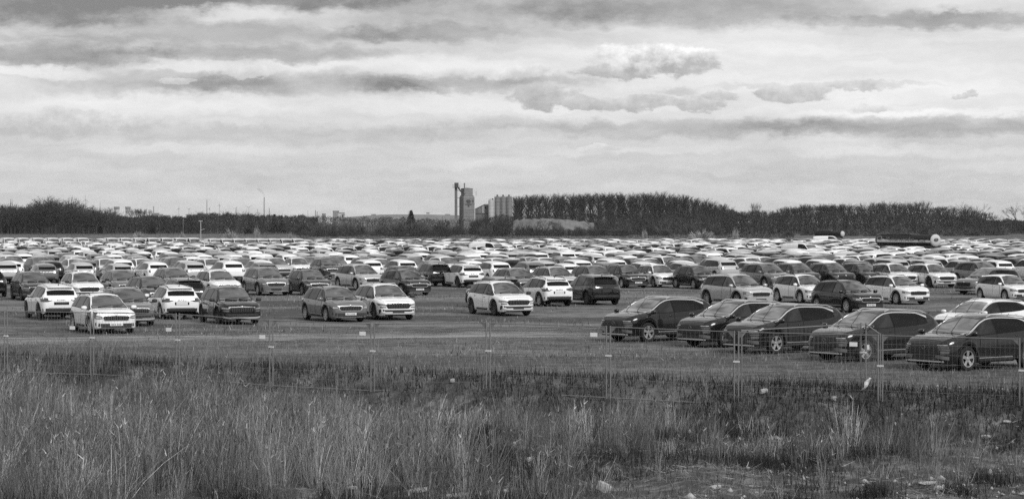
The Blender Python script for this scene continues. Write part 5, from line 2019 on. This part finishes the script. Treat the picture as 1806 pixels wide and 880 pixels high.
def build_silos():
    D = 850.0
    off = np.array([(823 - 903) / FOC * D, D, 0.0])

    def root(nm, lab, cat, px):
        r = empty(nm, (off[0], off[1], 0))
        return tag(r, lab, cat)
    # main silo tower
    r = root('silo_tower', 'tall grey silo tower with stepped top and dark stains beside the elevator shaft', 'silo', 823)
    z = lambda y: CAM_H - (y - 392) * D / FOC
    X, Y = (823.5 - 903) / FOC * D, D
    rad = 14.57 / FOC * D                     # square plan, one corner towards the viewer
    a0 = math.atan2(-13.5, -5.5)

    def square(name, prof, mat):
        v, f = lathe(prof, 4)
        c_, s_ = math.cos(a0), math.sin(a0)
        v = v @ np.array([[c_, s_, 0], [-s_, c_, 0], [0, 0, 1]])
        return obj(name, mesh(name, v + np.array([X, Y, 0]) - off, f, [mat]), r)
    square('wall', [(rad, z(412)), (rad, z(348)), (.001, z(347.9))], M['concrete'])
    q_ = 21 / 27 * rad
    square('top_section', [(rad - .01, z(348)), (q_, z(344.5)), (q_, z(333.5)), (q_ + .12, z(333.4)), (q_ + .12, z(332.6)), (.001, z(331.2))], M['concrete'])
    for y in (345.5, 360, 370.5, 374.5, 382, 390):
        k_ = .90 if y == 345.5 else 1.0
        square('ring_band', [(rad * k_ + .003, z(y + .35)), (rad * k_ + .09, z(y + .3)), (rad * k_ + .09, z(y - .3)), (rad * k_ + .003, z(y - .35))], M['silo'])
    # the face turned to the viewer runs from the near corner (column 818) to the right corner (column 837)
    c0 = np.array([math.cos(a0), math.sin(a0)]) * rad
    c1 = np.array([-math.sin(a0), math.cos(a0)]) * rad
    nf_ = np.array([(c0 + c1)[0], (c0 + c1)[1]])
    nf_ = nf_ / np.linalg.norm(nf_)

    def on_face(px, o_):
        t = (px - 818) / 19.0
        p = c0 + (c1 - c0) * t + nf_ * o_
        return p[0], p[1]
    # dark sign-like stain on the front, a disc over a short bar
    for (x0, x1, y0, y1) in ((822, 830.5, 353.4, 356.6), (824, 828.5, 352.4, 353.4), (824, 829, 356.6, 360.5), (820.5, 832, 360.5, 361.8), (825, 828, 361.8, 365), (833, 835, 353, 357), (819, 822, 341, 342)):
        q = []
        for px in (x0, x1):
            for o_ in (.01, .05):
                xx, yy = on_face(px, o_)
                q += [(xx, yy, z(y0)), (xx, yy, z(y1))]
        obj('painted_emblem', mesh('painted_emblem', np.array(q) + np.array([X, Y, 0]) - off, [(2, 3, 7, 6), (0, 1, 3, 2), (4, 6, 7, 5), (0, 2, 6, 4), (1, 5, 7, 3)], [M['concrete_dark']]), r)
    v, f = box_vf(-1.15, -.7, -.3, .3, z(333), z(323))
    obj('vent_pipe', mesh('vent_pipe', v + np.array([X, Y, 0]) - off, f, [M['silo']]), r)
    for k_ in range(3):
        v, f = lathe([(.02, 0), (.02, 1.6)], 6)
        obj('ladder_rail', mesh('ladder_rail', v + np.array([X + rad + .2 + k_ * .15, Y - .3, z(345)]) - off, f, [M['silo']]), r)
    # elevator shaft
    r = root('elevator_shaft', 'slim dark bucket elevator shaft with head house left of the silo tower', 'tower', 804)
    boxpx('shaft', 801.8, 806.6, 330.5, 412, D - 1, 1.1, M['silo'], r, off)
    boxpx('head_house', 801.4, 808.5, 322.5, 331, D - 1.5, 2.0, M['rusty'], r, off)
    boxpx('gallery', 798.2, 811.2, 330.4, 331, D - 2, 2.6, M['rusty'], r, off)
    for x in (798.3, 800, 810, 811):
        boxpx('railing_post', x, x + .35, 326.5, 330.5, D - 2, .08, M['silo'], r, off)
    boxpx('railing', 798.2, 801.4, 326.4, 326.9, D - 2, .08, M['silo'], r, off)
    a, b = np.array(at(807.5, 330, D - .5)), np.array(at(813.5, 338.5, D - .5))
    v, f = prisms([(*(a - off), *(b - off), .32, .32)], 6)
    obj('chute', mesh('chute', v, f, [M['rusty']]), r)
    for y in (336, 349, 364, 380):
        boxpx('tie_beam', 806.6, 811.5, y, y + .7, D - .4, .25, M['silo'], r, off)
    boxpx('foot_house', 794, 806, 386, 412, D - 3, 4, M['concrete'], r, off)
    # shed
    r = root('shed', 'sloping roofed shed between the silo tower and the steel silos', 'building', 850)
    pts = [(838, 412), (838, 369.5), (854.5, 361.5), (861, 361.5), (861, 412)]
    V = []
    for dd in (0, 6):
        for x, y in pts:
            V.append(np.array([(x - 903) / FOC * D, D + dd, z(y)]) - off)
    obj('wall', mesh('wall', V, [(0, 1, 2, 3, 4), (9, 8, 7, 6, 5), (0, 5, 6, 1), (3, 8, 9, 4)], [M['silo']]), r)
    V = []
    for dd in (-.25, 6.25):
        for x, y in ((837.6, 369.3), (854.5, 361.0), (861.4, 361.0)):
            V.append(np.array([(x - 903) / FOC * D, D + dd, z(y)]) - off)
    for dd in (-.25, 6.25):
        for x, y in ((837.6, 368.5), (854.5, 360.2), (861.4, 360.2)):
            V.append(np.array([(x - 903) / FOC * D, D + dd, z(y)]) - off)
    obj('roof', mesh('roof', V, [(0, 1, 4, 3), (1, 2, 5, 4), (6, 9, 10, 7), (7, 10, 11, 8), (0, 6, 7, 1), (1, 7, 8, 2), (3, 4, 10, 9), (4, 5, 11, 10), (0, 3, 9, 6), (2, 8, 11, 5)], [M['rusty']]), r)
    boxpx('wall_panel', 850, 854.5, 363.5, 376, D - .08, .06, M['silo_pale'], r, off)
    boxpx('wall_panel', 843.5, 849, 367, 376, D - .08, .06, M['concrete'], r, off)
    boxpx('window', 855, 857.6, 364.5, 367.6, D - .1, .08, M['gap'], r, off)
    boxpx('wall_base', 838.4, 860.6, 376.2, 377.2, D - .12, .1, M['rusty'], r, off)
    # steel silos
    for i, (x0, x1, yt, lab) in enumerate(((861.3, 871.2, 354, 'small pale steel silo beside the shed'), (872, 882.2, 347.5, 'left one of the three tall steel silos'), (882.4, 892.2, 347.5, 'middle one of the three tall steel silos'), (892.4, 903, 347.3, 'right one of the three tall steel silos with a pale sheen'))):
        r = tag(empty('steel_silo', (off[0], off[1], 0)), lab, 'silo', 'steel silos')
        c, (X, Y, zt, rad) = cyl('shell', x0, x1, yt, 412, D - 2, M['silo_pale'] if i in (0,) else M['silo'], r, off, 24, .35 if i else .9)
        v, f = lathe([(.28, zt), (.28, zt + .8), (.001, zt + .85)], 10)
        obj('vent_pipe', mesh('vent_pipe', v + np.array([X - (0 if i else -.55), Y, 0]) - off, f, [M['rusty']]), r)
        for k_ in range(5):
            yy = yt + 3 + k_ * 6
            zz = CAM_H - (yy - 392) * D / FOC
            v, f = lathe([(rad + .005, zz), (rad + .04, zz + .04), (rad + .005, zz + .08)], 24)
            obj('ring_band', mesh('ring_band', v + np.array([X, Y, 0]) - off, f, [M['silo_pale'] if i == 0 else M['silo']]), r)
        for k_ in range(6):
            a = k_ * 1.047
            v, f = prisms([(X + (rad - .1) * math.cos(a) - off[0], Y + (rad - .1) * math.sin(a) - off[1], zt, X + (rad - .1) * math.cos(a) - off[0], Y + (rad - .1) * math.sin(a) - off[1], zt + .75, .025, .025)], 4)
            obj('railing_post', mesh('railing_post', v, f, [M['rusty']]), r)
    # sand mound
    n = 46
    V, F_ = [], []
    prof = [(903, 389), (925, 387), (950, 386), (975, 386), (1000, 387.5), (1020, 390), (1040, 393), (1048, 394.5)]
    px = np.linspace(895, 1056, n)
    Dm = 830
    for x in px:
        zt = CAM_H - (float(np.interp(x, [p[0] for p in prof], [p[1] for p in prof])) - 392) * Dm / FOC
        edge = min(1, (x - 894) / 14, (1057 - x) / 10)
        zt *= max(edge, .02)
        X = (x - 903) / FOC * Dm
        for t, zf in ((-16, 0), (-9, .45), (-3, .93), (0, 1), (6, .98), (18, 0)):
            V.append((X + .7 * vnoise(x * .2, t, 3), Dm + t, max(zt * zf + (.7 * vnoise(x * .23, t * .5, 7) + .4 * vnoise(x * .6, t, 9) if 0 < zf < .95 else .25 * vnoise(x * .4, t, 8)), .0)))
    F_ = [(i * 6 + j, (i + 1) * 6 + j, (i + 1) * 6 + j + 1, i * 6 + j + 1) for i in range(n - 1) for j in range(5)]
    m_ = mat_plain('pale_sand', .15, .95, .1, noise_amp=.85, noise_scale=.22)
    tag(obj('sand_mound', mesh('sand_mound', V, F_, [m_], smooth=True)), 'pale flat-topped sand heap before the tall wood', kind='structure')


def build_far():
    D = 5000.0
    k = D / FOC

    def solid(name, vf, mat, label, cat, group=None, smooth=False, loc=(0, 0, 0)):
        o = obj(name, mesh(name, vf[0], vf[1], [mat], smooth=smooth), loc=loc)
        return tag(o, label, cat, group)
    # cooling towers
    for px, w, lab in ((206, 9.2, 'left one of two far pale cooling towers'), (225.7, 8.8, 'right one of two far pale cooling towers')):
        X, Y, zt = at(px, 365, D)
        r = w * k / 2
        t = tag(empty('cooling_tower', (X, Y, 0)), lab, 'cooling tower')
        pr = [(r * (1 + .12 * (1 - s) ** 2 - .05 * math.sin(s * 3.1)), zt * s) for s in np.linspace(0, 1, 10)]
        pr += [(r * .93, zt), (r * .93, zt - 4)]
        v, f = lathe(pr, 24)
        obj('shell', mesh('shell', v, f, [M['far_light']], smooth=True), t)
        v, f = lathe([(pr[9][0] + .3, zt - 5), (pr[9][0] + .5, zt - 4.6), (pr[9][0] + .5, zt + .4), (pr[9][0] - .6, zt + .4)], 24)
        obj('rim', mesh('rim', v, f, [M['far_grey']]), t)
    # chimneys and stacks
    for px, yt, w, lab in ((466, 348, 2.0, 'tall far chimney giving off a thin plume of smoke'), (365, 352, 1.4, 'tall thin far stack behind the low wood'), (271, 364, 2.0, 'far stack with a crane beside the refinery blocks'), (263, 370, 2.0, 'short far stack left of the refinery blocks'),
                           (475, 367, 1.5, 'short far stack right of the smoking chimney'), (454.5, 369, 1.0, 'thin far stack left of the smoking chimney'), (556.5, 371, 1.8, 'left one of a pair of far stacks'), (559.5, 373, 1.5, 'right one of a pair of far stacks'), (543, 371, .7, 'hairline far mast left of the pair of stacks'), (720, 372, .8, 'hairline far mast beside the lone conifer')):
        X, Y, zt = at(px, yt, D)
        r = w * k / 2
        v, f = lathe([(r * 1.15, 0), (r * .85, zt), (r * .6, zt)], 14)
        solid('chimney', (v, f), M['far_grey'], lab, 'chimney', smooth=True, loc=(X, Y, 0))
    # blocks of the works
    for x0, x1, y0, dep, lab, m_ in ((587, 596, 373, 30, 'far grey plant block with a lower pale wing', 'far_grey'), (596, 606, 376, 30, 'lower pale wing beside the far grey plant block', 'far_light'), (267, 277, 377, 30, 'far refinery block at the foot of a stack', 'far_grey'),
                                  (278, 284, 379, 30, 'small far refinery block right of the bigger one', 'far_light'), (288, 298, 381, 20, 'low far block at the edge of the refinery', 'far_light'), (568, 573, 378, 20, 'small far block right of the pair of stacks', 'far_grey'), (603, 607, 379, 20, 'tiny far block left of the embankment', 'far_light'), (655, 662, 379, 20, 'tiny far block on the embankment', 'far_light'), (752, 757, 376, 20, 'tiny far block right of the lone conifer', 'far_light'), (785, 793, 379, 25, 'far pale hall just left of the elevator shaft', 'far_light')):
        X0, X1 = (x0 - 903) * k, (x1 - 903) * k
        zt = CAM_H + (392 - y0) * k
        b = tag(empty('plant_building', ((X0 + X1) / 2, D, 0)), lab, 'building')
        hw = (X1 - X0) / 2
        v, f = box_vf(-hw, hw, 0, dep, 0, zt)
        obj('wall', mesh('wall', v, f, [M[m_]]), b)
        v, f = box_vf(-hw - .6, hw + .6, -.6, dep + .6, zt + .003, zt + 1.6)
        obj('roof', mesh('roof', v, f, [M['far_grey']]), b)
    # wind turbines
    for px, yh, R_, a0, lab in ((122, 354.5, 10, .2, 'far wind turbine with a raised blade behind the left wood'), (151, 352.5, 10, 0.0, 'tallest far wind turbine at the end of the left wood'), (315.5, 368, 5.5, .1, 'far wind turbine right of the refinery'), (333.5, 369, 5.5, 1.0, 'second far wind turbine right of the refinery'),
                               (369.5, 368, 5.5, .5, 'far wind turbine beside the tall thin stack'), (387, 362, 4, .05, 'far wind turbine peeping over the low wood'), (416.5, 367.5, 6, .55, 'far wind turbine left of the round bare trees'), (439, 366, 6, .95, 'far wind turbine left of the smoking chimney')):
        X, Y, zh = at(px, yh, D)
        t = tag(empty('wind_turbine', (X, Y, 0)), lab, 'wind turbine', 'wind turbines on the horizon')
        v, f = lathe([(.85, 0), (.5, zh)], 10)
        obj('mast', mesh('mast', v, f, [M['far_light']], smooth=True), t)  # mast and blades coloured pale, imitating how denser haze would fade them
        v, f = box_vf(-.7, .7, -2.0, 2.0, zh - .6, zh + .7)
        obj('nacelle', mesh('nacelle', v, f, [M['far_grey']]), t)
        v, f = lathe([(.001, -.9), (.6, -.3), (.65, .3)], 10, 'y')
        obj('hub', mesh('hub', v + np.array([0, -2.4, zh]), f, [M['far_grey']]), t)
        for b in range(3):
            a = a0 + b * 2.0944
            d = np.array([math.sin(a), 0, math.cos(a)])
            n = np.array([d[2], 0, -d[0]])
            L_ = R_ * k
            V = []
            for rr, c_, th in ((.5, .6, .3), (L_ * .25, 1.1, .2), (L_ * .7, .7, .12), (L_, .25, .06)):
                for s, q in ((-1, 0), (0, -1), (1, 0), (0, 1)):
                    V.append(d * rr + n * c_ * .5 * s + np.array([0, q * th, 0]) + np.array([0, -2.4, zh]))
            F_ = [(4 * i + j, 4 * i + (j + 1) % 4, 4 * i + 4 + (j + 1) % 4, 4 * i + 4 + j) for i in range(3) for j in range(4)]
            obj('blade', mesh('blade', V, F_, [M['far_light']]), t)
    # low pale embankments on the horizon
    for pts, Dm, nm in (([(600, 384), (640, 381), (670, 378.8), (700, 378.2), (760, 378.6), (800, 379.5), (830, 383)], 2600.0, 'open cast slope'), ([(1740, 392), (1770, 389.6), (1830, 389.6)], 2600.0, 'dam')):
        V = []
        for x, y in pts:
            X, Y, z = at(x, y, Dm)
            V += [(X, Dm - 40, 0), (X, Dm, max(z, 1.5)), (X, Dm + 120, max(z, 1.5)), (X, Dm + 170, 0)]
        F_ = [(4 * i + j, 4 * i + 4 + j, 4 * i + 5 + j, 4 * i + 1 + j) for i in range(len(pts) - 1) for j in range(3)]
        m_ = mat_plain('far_soil', .16, .95, .1, noise_amp=.4, noise_scale=.02)
        tag(obj('terrain', mesh('terrain', V, F_, [m_], smooth=True)), 'low pale embankment on the horizon', kind='structure')
    # smoke of the tall chimney and steam of the right cooling tower
    m_ = bpy.data.materials.new('smoke')
    m_.use_nodes = True
    t = m_.node_tree
    t.nodes.clear()
    kk = NT(t)
    out = kk.n('ShaderNodeOutputMaterial')
    pv = kk.n('ShaderNodeVolumePrincipled')
    pv.inputs['Color'].default_value = grey(.6)
    pv.inputs['Density'].default_value = .07
    kk.l.new(pv.outputs[0], out.inputs['Volume'])
    path = [(466, 347, 2.0), (465, 344, 3.2), (463.5, 341, 4.0), (461, 338, 5.0), (457, 335.5, 5.5), (453, 333.5, 3.0)]
    V, F_ = [], []
    for i, (x, y, w) in enumerate(path):
        X, Y, z = at(x, y, D)
        for j in range(10):
            a = j * .6283
            dx, dz = (path[min(i + 1, 5)][0] - path[max(i - 1, 0)][0]), (path[max(i - 1, 0)][1] - path[min(i + 1, 5)][1])
            ln = math.hypot(dx, dz)
            nx, nz = dz / ln, -dx / ln
            rr = w * k * .5
            V.append((X + nx * math.cos(a) * rr, Y + math.sin(a) * rr, z + nz * math.cos(a) * rr + .6))
    F_ = [(10 * i + j, 10 * i + (j + 1) % 10, 10 * i + 10 + (j + 1) % 10, 10 * i + 10 + j) for i in range(5) for j in range(10)]
    F_ += [tuple(range(9, -1, -1)), tuple(range(50, 60))]
    tag(obj('smoke', mesh('smoke', V, F_, [m_], smooth=True)), 'thin plume of smoke drifting left from the far chimney', kind='stuff')


def build_tank():
    """dark tank trailer with a pale round end, standing among the far cars at the right"""
    def tank(px, D, zc, rad, L_, az, label, letters):
        X = (px - 903) / FOC * D
        r = empty('tank_trailer', (X, D, 0), az)      # local +x runs from the pale end to the far end
        tag(r, label, 'tank trailer')
        seg = 28
        v, f = lathe([(rad, .0), (rad, L_), (rad * .9, L_ + .22), (.001, L_ + .32)], seg)
        rot = lambda a: np.stack([a[:, 2], a[:, 0], a[:, 1]], 1)
        v = rot(v) + np.array([0, 0, zc])
        obj('tank_shell', mesh('tank_shell', v, f, [M['tank_dark']], smooth=True), r)
        v, f = lathe([(rad * 1.07, .06), (rad * 1.07, -.02), (rad * .96, -.12), (rad * .6, -.2), (.001, -.24)], seg)
        v = rot(v) + np.array([0, 0, zc])
        obj('end_cap', mesh('end_cap', v, f, [M['tank_end']], smooth=True), r)
        # frame, axles and legs
        v, f = cat_geo(box_vf(.2, L_, -.42, -.30, zc - rad - .30, zc - rad + .08), box_vf(.2, L_, .30, .42, zc - rad - .30, zc - rad + .08))
        obj('chassis', mesh('chassis', v, f, [M['rusty']]), r)
        v, f = lathe([(.001, -.15), (.40, -.15), (.42, -.1), (.42, .1), (.40, .15), (.001, .15)], 18, 'y')
        wm = mesh('wheel', v, f, [M['rubber']], smooth=True)
        for x in (1.3, 2.55, 3.8):
            for s in (-1, 1):
                obj('wheel', wm, r, (x, s * .78, .42))
        for s in (-1, 1):
            v, f = box_vf(L_ - 2.2, L_ - 2.0, s * .55 - .06, s * .55 + .06, 0, zc - rad + .1)
            obj('landing_leg', mesh('landing_leg', v, f, [M['rusty']]), r)
        # walkway on top at the far end
        v, f = cat_geo(box_vf(L_ * .42, L_ - .1, -.3, .3, zc + rad + .06, zc + rad + .14), *[box_vf(x, x + .06, -.3, -.24, zc + rad - .03, zc + rad + .34) for x in np.linspace(L_ * .43, L_ - .2, 6)], box_vf(L_ * .42, L_ - .1, -.30, -.26, zc + rad + .32, zc + rad + .36))
        obj('walkway', mesh('walkway', v, f, [M['silo']]), r)
        if not letters:
            return
        # side facing the viewer: local side with angle th from +y axis of the section
        sgn = 1

        def side(x, th, o=.012):
            rr = rad + o
            return (x, sgn * rr * math.cos(th), zc + rr * math.sin(th))
        V, F_ = [], []
        n = 24
        for i in range(n + 1):
            x = .1 + (L_ - .3) * i / n
            w = .10 + .06 * math.sin(i * .7)
            for th in (-.36, -.16, -.02 + .10 * abs(math.sin(i * 1.9)) + (.12 if i > 19 else 0.0)):
                V.append(side(x, th))
        for i in range(n):
            for j in range(2):
                F_.append((3 * i + j, 3 * i + 3 + j, 3 * i + 4 + j, 3 * i + 1 + j))
        obj('pale_band', mesh('pale_band', V, F_, [M['white_metal']], smooth=True), r)
        for body, size, x0, th0, mk in (('Mutterspenden', .78, L_ * .555, .16, 'ink_grey'), ('Deutschla', .30, L_ * .16, -.16, 'ink')):
            tm = text_mesh('lettering', body, size, .0, M[mk])
            for vv in tm.vertices:
                lx, ly = vv.co.x * 1.25, vv.co.y
                vv.co = side(x0 - lx, th0 + ly / rad, .026)
            obj('lettering', tm, r)
        # oval emblem on the side and on the end cap
        V, F_ = [], []
        for i in range(20):
            a = 2 * math.pi * i / 20
            for q in (.62, 1.0):
                V.append(side(L_ - .75 + .62 * q * math.cos(a), .36 + .36 * q * math.sin(a), .03))
        F_ = [(2 * i, 2 * i + 1, (2 * i + 3) % 40, (2 * i + 2) % 40) for i in range(20)]
        obj('emblem', mesh('emblem', V, F_, [M['galv']]), r)
        V = []
        for i in range(20):
            a = 2 * math.pi * i / 20
            for q in (.66, 1.0):
                V.append((-.30, -.02 + .34 * q * math.cos(a) + .12, zc + .10 + .20 * q * math.sin(a)))
        obj('emblem', mesh('emblem', V, F_, [M['ink']]), r)
        v, f = box_vf(-.285, -.26, -.22 + .12, .20 + .12, zc + .02, zc + .12)
        obj('emblem_bar', mesh('emblem_bar', v, f, [M['ink']]), r)
    # the axis runs away from the viewer to the left
    tank(1650, 285, 2.10, .74, 11.5, math.atan2(10.3, -5.3), 'dark tank trailer with pale round end and lettering among the far cars at the right', True)
    tank(1486, 408, 2.3, .48, 6.0, math.atan2(5.0, -4.6), 'smaller dark tank trailer with pale round end behind the side-on white van', False)
    # lamp mast and a thin pole behind the lot
    X, Y, zt = at(354, 390, 430)
    r = tag(empty('lamp_mast', (X, Y, 0)), 'pale lamp mast with a flat double head behind the vans at the left', 'lamp mast')
    v, f = lathe([(.11, 0), (.08, zt)], 10)
    obj('pole', mesh('pole', v, f, [M['silo_pale']], smooth=True), r)
    v, f = box_vf(-.36, .36, -.12, .12, zt - .06, zt + .10)
    obj('lamp_head', mesh('lamp_head', v, f, [M['silo_pale']]), r)
    v, f = box_vf(.05, .72, -.06, .06, zt - 1.75, zt - 1.65)
    v[[1, 2, 5, 6], 2] += .22
    obj('side_arm', mesh('side_arm', v, f, [M['silo_pale']]), r)
    X, Y, zt = at(323, 385, 820)
    v, f = lathe([(.13, 0), (.10, zt)], 8)
    tag(obj('utility_pole', mesh('utility_pole', v, f, [M['silo']], smooth=True), loc=(X, Y, 0)), 'thin grey pole in front of the far wood, left of the lamp mast', 'pole')


def build_haze():
    m_ = bpy.data.materials.new('haze')
    m_.use_nodes = True
    t = m_.node_tree
    t.nodes.clear()
    k = NT(t)
    out = k.n('ShaderNodeOutputMaterial')
    pv = k.n('ShaderNodeVolumePrincipled')
    pv.inputs['Color'].default_value = grey(1.0)
    pv.inputs['Density'].default_value = 4.0e-5
    pv.inputs['Anisotropy'].default_value = 0.0
    k.l.new(pv.outputs[0], out.inputs['Volume'])
    v, f = box_vf(-3100, 3100, -310, 7100, -2.6, 90)
    o = obj('haze', mesh('haze', v, f, [m_]))
    tag(o, 'thin haze over the plain', kind='stuff')


build_ground()
build_silos()
build_far()
build_woods()
build_tank()
build_cars()
build_fence()
build_stones()
build_weeds()
build_grass()
build_haze()
